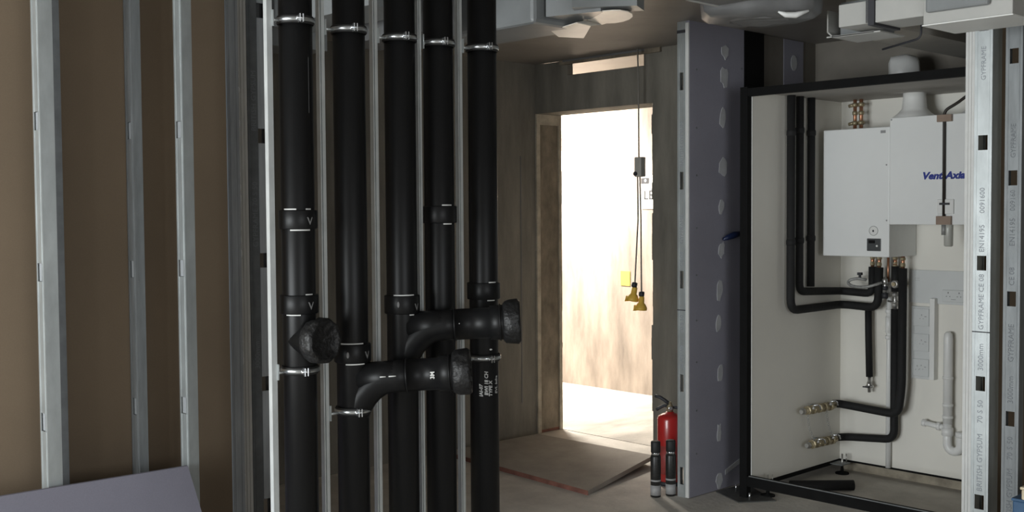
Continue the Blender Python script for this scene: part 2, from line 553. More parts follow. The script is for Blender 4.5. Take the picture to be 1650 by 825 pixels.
# ================================================================== METAL STUDS
def c_stud(x, y, label, group=None, z0=0.0, z1=CZ, web='x', slots=(), prints=(), m='galv', wd=0.07, fl=0.036, slot_w=0.036, slot_h=0.068, slot_off=0.0, lit_strip=None, slot_plates=False,
           sgn=1, ribs=True, tone=None):
    """web='x': web lies in the plane x, faces -x, flanges run to +x. web='y': web in the plane y, faces -y."""
    th = 0.002
    t = thing('metal_stud', label, 'stud', (x, y, z0), group)
    if lit_strip:  # paler strip paints the lit part of a shaded web
        zz = z0
        for q in list(sorted(slots)) + [z1 + slot_h]:
            if q - slot_h / 2 - zz > .02:
                obj('lit_web_strip', box(nb(), x + lit_strip[0], x + lit_strip[1], y - .0022, y - .0002, zz, min(q - slot_h / 2, z1)), 'galv_mid', t)
            zz = q + slot_h / 2

    def bx(b, a0, a1, n0, n1, zz0, zz1):
        # a along the web's width, n along the web's normal into the stud
        if web == 'x':
            box(b, x + n0, x + n1, y + a0, y + a1, zz0, zz1)
        else:
            box(b, x + a0, x + a1, y + n0, y + n1, zz0, zz1)
    b = nb()
    c0, c1 = (wd - slot_w) / 2 + slot_off, (wd + slot_w) / 2 + slot_off
    zz = z0
    for s in sorted(slots):
        bx(b, 0, wd, 0, th, zz, s - slot_h / 2)
        bx(b, 0, c0, 0, th, s - slot_h / 2, s + slot_h / 2)
        bx(b, c1, wd, 0, th, s - slot_h / 2, s + slot_h / 2)
        zz = s + slot_h / 2
    bx(b, 0, wd, 0, th, zz, z1)
    obj('web', b, m, t)
    if slot_plates:  # added grey plates behind the slots keep them from rendering dark
        for q in slots:
            obj('slot_backing', box(nb(), x + .006, x + .008, y + c0 + .001, y + c1 - .001, q - slot_h / 2 + .001, q + slot_h / 2 - .001), 'galv_mid', t)
    if ribs:
        for a in (0.012, wd - 0.014):
            b = nb()
            bx(b, a, a + 0.003, -0.0022, 0.0, z0, z1)
            obj('web_rib', b, m, t)
    for a in (0, wd - th):
        b = nb()
        bx(b, a, a + th, th, fl, z0, z1)
        lip = 0.008 if a == 0 else -0.008 + th
        lo, hi = (a, a + 0.008) if a == 0 else (a - 0.006, a + th)
        bx(b, lo, hi, fl, fl + th, z0, z1)
        obj('flange', b, m, t)
    for (z, s, size) in prints:
        if web == 'x':
            text('printed_lettering', s, size, (x - 0.0006, y + wd / 2 - size * 0.33, z), (0, 0, 1), (0, 1, 0), 'galv_print' if m == 'galv' else 'dull_print', t)
        else:
            text('printed_lettering', s, size, (x + wd * .30 + size * 0.33, y - 0.0006, z), (0, 0, 1), (-1, 0, 0), 'galv_print' if m == 'galv' else 'dull_print', t)
    return t


def slots_from(z, pitch=0.56, lo=0.06, hi=2.66):
    while z - pitch > lo:
        z -= pitch
    r = []
    while z < hi:
        r.append(z)
        z += pitch
    return r


c_stud(1.578, 4.185, 'bright galvanised stud farthest left, in front of the brown board', slots=slots_from(1.44), slot_w=0.05, fl=0.05, slot_plates=True)
c_stud(1.672, 4.322, 'dark stud edge showing right behind the farthest left bright stud', slots=(), m='galv_dark')  # back stud in shade; the dark steel colour carries it
c_stud(2.142, 4.185, 'bright galvanised stud just left of the dark board stack, above the leaning board corner', slots=slots_from(1.433), slot_w=0.05, fl=0.042, slot_plates=True)
c_stud(1.996, 4.322, 'dim grey stud fixed flat against the brown board between the two bright studs', slots=slots_from(1.43), m='galv_dull', slot_plates=True)

# end of the return partition behind the first pipe rail
c_stud(2.485, 4.445, 'dark grooved stud at the end of the brown board', web='y', wd=0.058, m='galv_mid', ribs=True)
t = thing('board_stack', 'grey dusty plasterboard edges standing between two dark studs', 'plasterboard', (2.57, 4.46, 0))
for k, (x0, x1, dy) in enumerate(((2.546, 2.560, 0.004), (2.5605, 2.574, 0.0), (2.5745, 2.588, -0.003))):
    obj('plasterboard', box(nb(), x0, x1, 4.455 + dy, 5.86, 0, CZ - 0.01), 'board_edge2', t)
b = nb()
for k in range(26):
    z = random.uniform(0.1, 2.6)
    sphere(b, (2.545 + random.uniform(-.002, .004), 4.457, z), 0.006, (1, 1, random.uniform(1, 4)), 8)
so = obj('mastic_drips', b, 'board_edge', t)
so['kind'] = 'stuff'
c_stud(2.592, 4.455, 'shadowed slotted stud immediately left of the brightest pipe rail', web='y', wd=0.10, slots=slots_from(1.44), slot_w=0.048, slot_off=0.024, lit_strip=(0.052, 0.092), m='galv_dark',  # web coloured dark for shade, pale strip for its lit part
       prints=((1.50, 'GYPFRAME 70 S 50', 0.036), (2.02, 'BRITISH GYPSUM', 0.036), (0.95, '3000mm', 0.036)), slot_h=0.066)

# right opening: two studs, the nearer with the lining edges beside it
st1 = c_stud(5.13, 2.232, 'bright printed stud beside the white cupboard, left of the pair at right', slots=[z + 0.0 for z in (0.285, 0.84, 1.40, 1.955, 2.50)], wd=0.082, slot_w=0.044, fl=0.10,
             prints=((0.335, 'BRITISH GYPSUM', 0.036), (0.655, '70 S 50', 0.036), (0.90, '3000mm', 0.036), (1.09, 'GYPFRAME', 0.034), (1.265, 'CE 08', 0.034),
                     (1.45, 'EN14195', 0.034), (1.63, '0091600', 0.034), (2.24, 'GYPFRAME', 0.032)))
obj('joint_line', box(nb(), 5.1275, 5.130, 2.232, 2.314, 1.078, 1.083), 'ink', st1)
c_stud(5.15, 2.105, 'dimmer printed stud in front of the brown board at the right edge', slots=[z for z in (0.13, 0.69, 1.24, 1.79, 2.34)], wd=0.076, slot_w=0.040, m='galv_dull', fl=0.05,
       prints=((0.19, 'BRITISH GYPSUM', 0.036), (0.50, '70 S 50', 0.036), (0.76, '3000mm', 0.036), (0.95, 'GYPFRAME', 0.036), (1.30, 'CE 08', 0.034), (1.48, 'EN14195', 0.034), (1.64, '009160', 0.032), (1.88, 'GYPFRAME', 0.032)))
t = thing('board_stack', 'pale plasterboard edges on the cupboard side of the bright printed stud', 'plasterboard', (5.13, 2.335, 0))
for k, (y0, y1, dx) in enumerate(((2.316, 2.329, 0), (2.3295, 2.342, -0.003), (2.3425, 2.356, -0.006))):
    obj('plasterboard', box(nb(), 5.134 + dx, 5.158, y0, y1, 0.0, CZ - 0.005), 'board_edge', t)
t = thing('ceiling_track', 'grey metal head track over the two printed studs at right', 'track', (5.2, 2.2, CZ))
obj('track_web', box(nb(), 5.06, 7.4, 2.09, 2.32, CZ - 0.006, CZ - 0.002), 'galv_dull', t)
obj('track_flange', box(nb(), 5.06, 7.4, 2.087, 2.092, CZ - 0.09, CZ - 0.002), 'galv_dull', t)

# end stud of the purple partition
c_stud(5.10, 3.958, 'slotted galvanised end stud on the edge of the purple board wall', wd=0.062, slots=[0.123, 0.66, 1.255, 1.82, 2.383], slot_w=0.026, slot_h=0.10, m='galv',
       prints=((0.75, 'GYPSUM', 0.034), (0.95, '70 S 50', 0.034), (1.33, 'CE 08', 0.034), (1.46, 'GYPFRAME', 0.034), (1.90, 'BRITISH GYPSUM', 0.034)))

es = [o for o in bpy.data.objects if o.get('label', '').startswith('slotted galvanised end')][0]
obj('joint_line', box(nb(), 5.097, 5.1, 3.958, 4.020, 1.078, 1.083), 'ink', es)
obj('dark_packer', box(nb(), 5.096, 5.0995, 3.957, 4.020, 2.655, 2.672), 'ink', es)

# leaning offcut of purple board at lower left
b = nb()
top = [(0.75, 4.140, 0.690), (2.118, 4.140, 0.647)]
hexa(b, [(0.75, 3.86, 0.0), (2.175, 3.86, 0.0), (2.118, 4.150, 0.640), (0.75, 4.150, 0.655)], [(0.75, 3.875, 0.0), (2.175, 3.875, 0.0), (2.118, 4.165, 0.640), (0.75, 4.165, 0.655)])
o = tag(obj('board_offcut', b, mat('pale_purple_paper', (0.215, 0.208, 0.255), 0.8, var=0.06, vscale=2.5, grain=0.1), origin=(1.4, 3.9, 0)), 'offcut of purple plasterboard leaning on the studs at lower left', 'plasterboard')

# ================================================================== SOIL PIPES
YP = 3.17
RP = 0.055


def arc_mark(b, c, z, r, a0, a1, h=0.004, n=14):
    ps = []
    for i in range(n + 1):
        a = math.radians(a0 + (a1 - a0) * i / n)
        ps.append((c[0] + r * math.cos(a), c[1] + r * math.sin(a)))
    vs = [(b.verts.new((x, y, z - h / 2)), b.verts.new((x, y, z + h / 2))) for x, y in ps]
    for p, q in zip(vs, vs[1:]):
        b.faces.new((p[0], q[0], q[1], p[1]))
    # thickness: an outer copy 0.6 mm proud
    return b


def on_pipe_text(name, body, size, c, z, r, ang, m, parent, vertical=False, shear=0.0):
    """lettering wrapped on the pipe; ang = direction (deg) of its middle"""
    cu = bpy.data.curves.new('lettering', 'FONT')
    cu.body = body
    cu.size = size
    cu.resolution_u = 2
    cu.offset = 0.0006
    cu.shear = shear
    t = bpy.data.objects.new('lettering', cu)
    COL.objects.link(t)
    me = bpy.data.meshes.new_from_object(t.evaluated_get(bpy.context.evaluated_depsgraph_get()))
    bpy.data.objects.remove(t)
    b = nb()
    b.from_mesh(me)
    rnd = random.Random(5)
    for v in b.verts:
        x, y, _ = v.co
        if vertical:
            x, y = -y, x
        a = math.radians(ang) + x / r
        v.co = (c[0] + (r + 0.0008) * math.cos(a), c[1] + (r + 0.0008) * math.sin(a), z + y)
    return obj(name, b, m, parent)


def clamp(pipe, c, z, rail_x, seed):
    rnd = random.Random(seed)
    o = obj('pipe_clamp', torus(nb(), (c[0], c[1], z), (0, 0, 1), RP + 0.0065, 0.0036, 32, 8, 2.0), 'zinc', pipe)
    obj('rubber_liner', torus(nb(), (c[0], c[1], z), (0, 0, 1), RP + 0.0035, 0.0046, 32, 8, 3.0), 'rubber', o)
    # split flanges with their bolts, front right and behind
    for ang in (-108, 72):
        a = math.radians(ang)
        e = Vector((math.cos(a), math.sin(a), 0))
        tdir = Vector((-e.y, e.x, 0))
        b = nb()
        for k in (-1, 1):
            p = Vector((c[0], c[1], z)) + e * (RP + 0.017) + tdir * (0.005 * k)
            q = [p + e * i + tdir * j for i, j in ((-.011, -.0016), (.011, -.0016), (.011, .0016), (-.011, .0016))]
            hexa(b, [v - Vector((0, 0, .013)) for v in q], [v + Vector((0, 0, .013)) for v in q])
        obj('clamp_ear', b, 'chrome', o)
        p = Vector((c[0], c[1], z)) + e * (RP + 0.019)
        b = cyl(nb(), p - tdir * .014, p + tdir * .014, 0.0035, 8)
        cyl(b, p - tdir * .015, p - tdir * .010, 0.0065, 6)
        obj('clamp_bolt', b, 'chrome', o)
    b = cyl(nb(), (rail_x + 0.003, c[1], z - 0.004), (c[0] - RP - 0.004, c[1], z - 0.004), 0.005, 10)
    obj('threaded_rod', b, 'galv', o)
    obj('rail_plate', box(nb(), rail_x + 0.0005, rail_x + 0.005, c[1] - 0.014, c[1] + 0.014, z - 0.026, z + 0.026), 'galv', o)
    return o


def collar(pipe, c, z0, z1, marks=(), v_at=None, dash=None):
    r = RP + 0.0085
    o = obj('coupling', lathe(nb(), (c[0], c[1], z0), (0, 0, 1), [(0, RP), (0.0, r - .002), (0.003, r), (z1 - z0 - .003, r), (z1 - z0, r - .002), (z1 - z0, RP)], 32), 'pipe', pipe)
    for (z, a0, a1, rr) in marks:
        obj('chalk_line', solid_arc(c, z, (r if rr else RP), a0, a1), 'chalk', o)
    if v_at:
        on_pipe_text('chalk_tick', 'V', 0.034, c, v_at[1], r, v_at[0], 'chalk_dim', o)
    if dash:
        b = nb()
        a = math.radians(dash[0])
        sphere(b, (c[0] + r * math.cos(a), c[1] + r * math.sin(a), dash[1]), 0.005, (1, 1, 2.2), 10)
        obj('chalk_dab', b, 'chalk_dim', o)
    return o


def solid_arc(c, z, r, a0, a1, h=0.004, n=14):
    b = nb()
    vs = []
    for i in range(n + 1):
        a = math.radians(a0 + (a1 - a0) * i / n)
        ca, sa = math.cos(a), math.sin(a)
        vs.append([b.verts.new((c[0] + q * ca, c[1] + q * sa, z + dz)) for q, dz in ((r - .001, -h / 2), (r + .0012, -h / 2), (r + .0012, h / 2), (r - .001, h / 2))])
    for p, q in zip(vs, vs[1:]):
        for k in range(4):
            b.faces.new((p[k], q[k], q[(k + 1) % 4], p[(k + 1) % 4]))
    b.faces.new(vs[0])
    b.faces.new(vs[-1][::-1])
    return b


def dust_cover(parent, base, axis, r, length, seed):
    """crinkled plastic cover tied over the open socket"""
    rnd = random.Random(seed)
    nz = [[1 + rnd.uniform(-.035, .03) * (1 if k < 5 else 4) for _ in range(30)] for k in range(9)]
    lob = [1 + 0.03 * math.cos(2 * PI * i * 9 / 30) for i in range(30)]

    def bump(i, k):
        return nz[k][i] * (lob[i] if k > 1 else 1)
    prof = [(0, r * .86), (length * .12, r * .95), (length * .35, r), (length * .85, r * 1.02), (length, r * .95), (length, r * .80), (length * .72, r * .66), (length * .80, r * .36), (length * .66, r * .06)]
    return obj('dust_cover', lathe(nb(), base, axis, prof, 30, True, bump), 'cover', parent)


FRONT = -124          # direction of the camera seen from the pipes, degrees
pipes = []
PX = [2.025, 2.236, 2.453, 2.629, 2.844]
PL = ['first black soil pipe from the left, with a capped branch facing forward',
      'second black soil pipe from the left, with the lower right-hand branch',
      'third black soil pipe from the left, with the upper right-hand branch',
      'fourth black soil pipe from the left, plain with one coupling',
      'fifth black soil pipe from the left, with chalk writing on it']
for x, l in zip(PX, PL):
    t = thing('soil_pipe', l, 'pipe', (x, YP, 0), 'black soil pipes')
    obj('pipe', cyl(nb(), (x, YP, 0), (x, YP, CZ), RP, 36), 'pipe', t)
    pipes.append(t)
RAILX = [1.932, 2.132, 2.351, 2.549, 2.738]
# pipe 1
c = (PX[0], YP)
collar(pipes[0], c, 1.602, 1.664, [(1.667, -175, -128, 0), (1.667, -95, -75, 0), (1.599, -150, -80, 0)], (-95, 1.617))
collar(pipes[0], c, 1.324, 1.386, [(1.388, -100, -72, 0), (1.322, -170, -118, 0)], (-95, 1.34))
clamp(pipes[0], c, 2.281, RAILX[0], 1)
clamp(pipes[0], c, 1.138, RAILX[0], 2)
obj('scuff_mark', box(nb(), 2.0372, 2.0388, YP - RP * .98 - .0012, YP - RP * .95, 1.98, 2.16), 'scuff', pipes[0])
d1 = Vector((0.20, -0.98, 0.03)).normalized()
base = Vector((c[0], c[1], 1.235))
br = obj('branch', lathe(nb(), base, d1, [(0, RP), (0.058, RP), (0.06, RP + .009), (0.10, RP + .009)], 30), 'pipe', pipes[0])
dust_cover(br, base + d1 * 0.060, d1, 0.073, 0.062, 3)


def branch(pipe, c, z, end, rcap, seed, marks):
    c0 = Vector((c[0], c[1], z))
    e = Vector(end)
    d = (e - c0).normalized()
    L = (e - c0).length
    # swept entry: rises out of the pipe, bends to run along d
    p_low = c0 + Vector((0, 0, -0.135)) + d * 0.0
    p_mid = c0 + d * 0.055
    pts = [c0 + Vector((0, 0, -0.13)), c0 + Vector((0, 0, -0.095)) + d * 0.012, c0 + Vector((0, 0, -0.06)) + d * 0.032, c0 + Vector((0, 0, -0.032)) + d * 0.058,
           c0 + Vector((0, 0, -0.012)) + d * 0.088, c0 + Vector((0, 0, -0.003)) + d * 0.118, c0 + d * 0.15, c0 + d * 0.20]
    o = obj('branch', tube(nb(), pts, RP, 30, [RP * .97, RP * .98, RP * .99, RP, RP, RP, RP, RP]), 'pipe', pipe)
    obj('branch_arm', cyl(nb(), c0 + d * 0.02, c0 + d * 0.20, RP - .0004, 32), 'pipe', o)
    cyl_b = lathe(nb(), c0 + d * 0.185, d, [(0, RP), (0.0, RP + .004), (0.006, RP + .004), (0.006, RP + .0005), (L - 0.185 - 0.085, RP + .0005), (L - 0.185 - 0.085, RP + .006),
                                            (L - 0.185 - 0.05, RP + .008), (L - 0.185 - 0.012, RP + .008)], 32)
    obj('branch_socket', cyl_b, 'pipe', o)
    obj('socket_ring', torus(nb(), c0 + d * (L - 0.048), d, RP + .0095, .0028, 36, 8), 'pipe', o)
    dust_cover(o, c0 + d * (L - 0.038), d, rcap, 0.062, seed)
    f = -FWD
    for (s0, s1, dz) in marks:
        n_ = (f - d * f.dot(d)).normalized()
        n_ = (n_ + Vector((0, 0, dz))).normalized()
        q = c0 + n_ * (RP + .0008)
        b = cyl(nb(), q + d * s0, q + d * s1, 0.002, 6)
        obj('chalk_dash', b, 'chalk', o)
    return o, d


# pipe 2
c = (PX[1], YP)
collar(pipes[1], c, 1.143, 1.206, [(1.209, -170, -85, 0), (1.139, -150, -80, 0)], (-84, 1.158), (-140, 1.172))
clamp(pipes[1], c, 2.273, RAILX[1], 4)
clamp(pipes[1], c, 0.977, RAILX[1], 5)
o, d = branch(pipes[1], c, 1.083, (2.512, 2.905, 1.105), 0.078, 6, [(.10, .12, 0.10), (.13, .155, .1)])
b = nb()
text('chalk_number', '3M', 0.020, Vector((c[0], c[1], 1.083)) + d * 0.285 - FWD * (RP + .0035) + Vector((0, 0, -.012)), (0, 0, 1), -d, 'chalk', o, bold=0.0005)
# pipe 3
c = (PX[2], YP)
collar(pipes[2], c, 1.295, 1.36, [(1.362, -160, -80, 0), (1.292, -100, -80, 0)], (-84, 1.308), (-140, 1.33))
clamp(pipes[2], c, 2.267, RAILX[2], 7)
branch(pipes[2], c, 1.245, (2.742, 2.897, 1.262), 0.078, 8, [(.205, .207, .1)])
# pipe 4
c = (PX[3], YP)
collar(pipes[3], c, 1.614, 1.676, [(1.679, -120, -78, 0), (1.611, -115, -78, 0)])
clamp(pipes[3], c, 2.266, RAILX[3], 9)
# pipe 5
c = (PX[4], YP)
collar(pipes[4], c, 1.323, 1.386, [(1.388, -112, -78, 0), (1.320, -118, -85, 0)])
clamp(pipes[4], c, 2.268, RAILX[4], 10)
clamp(pipes[4], c, 1.101, RAILX[4], 11)
for k, (line, z, a) in enumerate((('IAI-07', 0.957, -139), ('BWI 18 CH', 0.962, -118), ('TYPE X', 0.957, -101), ('EVL Infra', 0.965, -72))):
    on_pipe_text('chalk_writing', line, 0.0185, c, z, RP, a, 'chalk_soft', pipes[4], vertical=True, shear=0.15)
b = nb()
sphere(b, (c[0] + RP * math.cos(math.radians(-105)), c[1] + RP * math.sin(math.radians(-105)), 1.135), 0.006, (1, 1, .6), 8)
obj('chalk_dab', b, 'chalk', pipes[4])

# slim rails that carry the clamps
RL = ['brightest slim rail, left of the first black pipe', 'slim rail between the first and second black pipes', 'slim rail between the second and third black pipes',
      'slim rail mostly hidden behind the third black pipe', 'slim rail between the fourth and fifth black pipes']
for k, (xr, l) in enumerate(zip(RAILX, RL)):
    x0, y0 = xr - 0.020, YP - 0.010
    t = thing('pipe_rail', l, 'rail', (x0, y0, 0), 'slim galvanised rails for the pipe clamps')
    if k == 0:
        poly = [(0, 0), (.020, 0), (.020, .020), (0, .020)]
    else:
        poly = [(0, 0), (.004, 0), (.004, .014), (.0095, .014), (.0095, 0.002), (.022 if k != 3 else .018, 0.002), (.022 if k != 3 else .018, .020), (0, .020)]
        x0 -= 0.002
    obj('channel', prism(nb(), [(x0 + x, y0 + y) for x, y in poly], 0.006, CZ), 'rail', t)
    obj('foot_plate', box(nb(), x0 - .012, x0 + .03, y0 - .02, y0 + .04, 0, 0.006), 'galv', t)

# ================================================================== CUPBOARD
cup = thing('cupboard_frame', 'black steel frame standing around the white lined cupboard at right', 'frame', (5.33, 3.72, 0))
XF, XB, YS, YR = 5.33, 6.335, 3.70, 2.42
obj('post', box(nb(), XF, XF + 0.04, 3.703, 3.752, 0.0, 2.345), 'black_steel', cup)
obj('top_rail', box(nb(), XF, XF + 0.04, YR, 3.702, 2.292, 2.336), 'black_steel', cup)
obj('bottom_rail', box(nb(), XF, XF + .04, YR, 3.702, 0.072, 0.130), 'black_steel', cup)
obj('rail_lip', box(nb(), XF - .001, XF + .010, YR, 3.69, .130, .134), 'galv_dull', cup)
sp = struct('wall_cupboard_side', box(nb(), 5.375, XB - .001, YS, YS + 0.018, 0.075, 2.335), 'white_panel')
obj('panel_edge', box(nb(), 5.371, 5.3755, YS - .001, YS + 0.019, 0.075, 2.335), 'panel_edge', sp)
bpn = struct('wall_cupboard_back', box(nb(), XB, XB + 0.018, YR, YS + .018, 0.075, 2.335), 'white_panel')
obj('foot_rail', box(nb(), 5.42, XB - .01, YS - .003, YS + .020, 0.050, 0.075), 'black_steel', sp)
obj('foot_rail', box(nb(), XB - .002, XB + .02, YR, YS + .018, 0.063, 0.075), 'black_steel', bpn)
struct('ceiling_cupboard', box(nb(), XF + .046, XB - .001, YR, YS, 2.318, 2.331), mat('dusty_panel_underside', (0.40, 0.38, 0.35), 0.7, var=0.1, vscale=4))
obj('dark_gap_box', box(nb(), 5.628, 5.83, 3.93, 3.957, 0.0, CZ - .003), 'black_steel', wc)  # black box closing the dark gap beside the purple board
for (x, y, lab) in ((6.262, 3.640, 'adjustable foot in the back corner under the white cupboard'), (5.47, 3.655, 'adjustable foot behind the front corner of the black frame')):
    f = thing('adjustable_foot', lab, 'foot', (x, y, 0))
    obj('foot_disc', lathe(nb(), (x, y, 0), (0, 0, 1), [(0, .042), (.008, .042), (.012, .012), (.03, .010), (.06, .006)], 16), 'black_steel', f)
    obj('threaded_rod', cyl(nb(), (x, y, .012), (x, y, .125), .006, 8), 'steel', f)
    obj('threaded_rod', cyl(nb(), (x + .016, y - .020, .07), (x + .016, y - .020, .125), .004, 8), 'steel', f)
    obj('bracket', box(nb(), x - .05, x + .05, y - .03, y + .055, .060, .066), 'galv_dull', f)
ftp = obj('floor_plate', hexa(nb(), [(5.33, 3.92, 0), (5.22, 3.68, 0), (5.40, 3.55, 0), (5.60, 3.90, 0)], [(5.33, 3.92, .006), (5.22, 3.68, .006), (5.40, 3.55, .006), (5.60, 3.90, .006)]), 'debris', cup)
for x, y in ((5.42, 3.84), (5.31, 3.67)):
    obj('anchor_bolt', cyl(nb(), (x, y, .005), (x, y, .045), .006, 8), 'chrome', ftp)

# --- heat unit
XU = 6.005
h = thing('heat_interface_unit', 'white wall-hung heating unit with a small dark control panel', 'boiler', (XU, 3.41, 1.372))
cs = obj('casing', box(nb(), XU, XB, 3.199, 3.628, 1.372, 2.124), 'white_case', h, bevel=0.006)
cp = obj('control_panel', box(nb(), XU - .004, XU + .002, 3.249, 3.337, 1.407, 1.480), 'grey_case', h, label='dark grey control panel', bevel=0.003)
obj('button', lathe(nb(), (XU - .0035, 3.272, 1.437), (-1, 0, 0), [(0, .006), (.004, .006)], 12), 'white_plastic', cp)
obj('display', box(nb(), XU - .0052, XU - .0038, 3.285, 3.325, 1.452, 1.470), 'black_steel', cp)
g = obj('pressure_gauge', lathe(nb(), (XU + .001, 3.295, 1.525), (-1, 0, 0), [(0, .028), (.004, .028), (.004, .025), (.005, .024)], 24), 'white_plastic', h)
obj('needle', box(nb(), XU - .0055, XU - .0035, 3.292, 3.301, 1.518, 1.530), 'ink', g)
obj('gauge_rim', torus(nb(), (XU - .004, 3.295, 1.525), (1, 0, 0), .027, .0012, 24, 6), 'ink_grey', g)
obj('latch', box(nb(), XU - .003, XU + .001, 3.225, 3.255, 2.088, 2.104), 'ink_grey', h)
b = nb()
for y, z in ((3.215, 1.585), (3.218, 1.905)):
    lathe(b, (XU + .001, y, z), (-1, 0, 0), [(0, .005), (.003, .005)], 8)
obj('screws', b, 'ink_grey', h)['kind'] = 'stuff'

# --- ventilation unit
XV = 6.000
v = thing('ventilation_unit', 'white box ventilation unit with blue lettering beside the heating unit', 'ventilation unit', (XV, 2.9, 1.562))
obj('casing', box(nb(), XV, XB, 2.55, 3.197, 1.562, 2.171), 'white_case', v, bevel=0.004)
text('lettering', 'Vent-Axia', 0.054, (XV - .0012, 3.001, 1.817), (0, -1, 0), (0, 0, 1), 'blue_ink', v, bold=0.0026, shear=0.25, stretch=1.12)
sw = obj('isolator_switch', box(nb(), XV - .012, XV + .001, 2.813, 2.906, 1.621, 1.703), 'white_plastic', v, bevel=0.003)
obj('rocker', box(nb(), XV - .020, XV - .011, 2.834, 2.890, 1.672, 1.684), 'ink', sw)
obj('duct_spigot', lathe(nb(), (6.16, 3.13, 2.168), (0, 0, 1), [(0, .125), (.012, .122), (.035, .092), (.06, .070), (.12, .064), (.165, .064)], 32), 'white_plastic', v)
obj('duct_spigot', lathe(nb(), (6.16, 2.72, 2.168), (0, 0, 1), [(0, .125), (.012, .122), (.035, .092), (.06, .070), (.12, .064), (.165, .064)], 32), 'white_plastic', v)
b = nb()
lathe(b, (XV + .001, 3.187, 2.160), (-1, 0, 0), [(0, .005), (.003, .005)], 8)
obj('screw', b, 'ink_grey', v)
# drain spigot with clear sleeve under the unit
obj('drain_nozzle', cyl(nb(), (6.03, 2.885, 1.505), (6.03, 2.885, 1.565), 0.014, 12), 'hose', v)
obj('drain_sleeve', lathe(nb(), (6.05, 2.868, 1.440), (0, 0, 1), [(0, .018), (.006, .024), (.10, .025), (.122, .025)], 18), 'clear', v)
cb = thing('taped_cable', 'dark cable taped down the front of the ventilation unit', 'cable', (XV - .01, 2.87, 1.6))
obj('cable', tube(nb(), fillet([(5.92, 2.62, 2.315), (XV - .010, 2.80, 2.225), (XV - .010, 2.870, 2.190), (XV - .010, 2.868, 1.575)], 0.03), 0.0085, 10), 'cable', cb)
obj('tape', box(nb(), XV - .0205, XV - .0005, 2.825, 2.908, 2.130, 2.168), 'tape', cb)
obj('tape', box(nb(), XV - .0205, XV - .0005, 2.824, 2.908, 1.563, 1.610), 'tape', cb)

# --- insulated pipes (each run is one thing)
XL = 6.275     # axis of the pipes on the back panel
RL_ = 0.0235


def coppers(parent, x, y, z0, z1, r=0.011):
    c_ = obj('copper_tail', cyl(nb(), (x, y, z0), (x, y, z1), r, 12), 'copper', parent)
    b = nb()
    for k, (z, rr, hh) in enumerate(((z1 - .016, .017, .016), (z1 - .045, .014, .012), (z0 + .018, .016, .018))):
        lathe(b, (x, y, z - hh / 2), (0, 0, 1), [(0, rr * .8), (.002, rr), (hh - .002, rr), (hh, rr * .8)], 6, False)
    obj('compression_nut', b, 'brass', c_)
    return c_


t = thing('insulated_pipe', 'black lagged pipe from the heating unit to the middle riser on the side panel', 'pipe', (XL, 3.46, 1.15), 'black lagged pipes in the cupboard')
obj('lagging', tube(nb(), fillet([(XL, 3.450, 1.300), (XL, 3.450, 1.135), (XL, 3.660, 1.143), (5.800, 3.660, 1.165), (5.800, 3.660, 2.316)], 0.05), RL_, 16), 'lag', t)
coppers(t, XL, 3.450, 1.300, 1.372)
t = thing('insulated_pipe', 'black lagged pipe from the heating unit down to the outer riser on the side panel', 'pipe', (XL - .05, 3.40, 1.05), 'black lagged pipes in the cupboard')
obj('lagging', tube(nb(), fillet([(XL - .05, 3.378, 1.300), (XL - .05, 3.385, 1.055), (XL, 3.655, 1.060), (5.70, 3.655, 1.058), (5.70, 3.655, 2.316)], 0.07), RL_ + .001, 16), 'lag', t)
coppers(t, XL - .05, 3.378, 1.300, 1.372)
t = thing('insulated_pipe', 'black lagged riser nearest the corner on the side panel', 'pipe', (5.93, 3.664, 1.15), 'black lagged pipes in the cupboard')
obj('lagging', tube(nb(), fillet([(5.93, 3.664, 2.316), (5.93, 3.664, 1.188)], 0.05), RL_, 16), 'lag', t)
for tt_, xx, yy, zs in (('insulated_pipe', 5.80, 3.660, (2.10, 1.45)), ('insulated_pipe.001', 5.70, 3.655, (2.08, 1.44)), ('insulated_pipe.002', 5.93, 3.664, (2.09, 1.46))):
    for zz in zs:
        obj('tape_band', lathe(nb(), (xx, yy, zz), (0, 0, 1), [(0, RL_ + .001), (.008, RL_ + .004), (.028, RL_ + .004), (.036, RL_ + .001)], 14), 'lag', bpy.data.objects[tt_])
t = thing('insulated_pipe', 'short black lagged drop ending in a small tap on the back panel', 'pipe', (XL, 3.47, 0.53), 'black lagged pipes in the cupboard')
obj('lagging', tube(nb(), [(XL, 3.476, 1.03), (XL, 3.474, 0.9), (XL, 3.466, 0.625)], RL_ * .88, 16), 'lag', t)
b = nb()
cyl(b, (XL, 3.466, 0.625), (XL, 3.466, 0.53), .010, 10)
lathe(b, (XL, 3.466, 0.555), (0, 0, 1), [(0, .014), (.02, .018), (.04, .014)], 12)
cyl(b, (XL, 3.490, 0.562), (XL, 3.440, 0.568), .008, 10)
vo = obj('tap', b, 'steel', t)
obj('tap_lever', box(nb(), XL - .03, XL - .018, 3.455, 3.495, .560, .567), 'ink', vo)
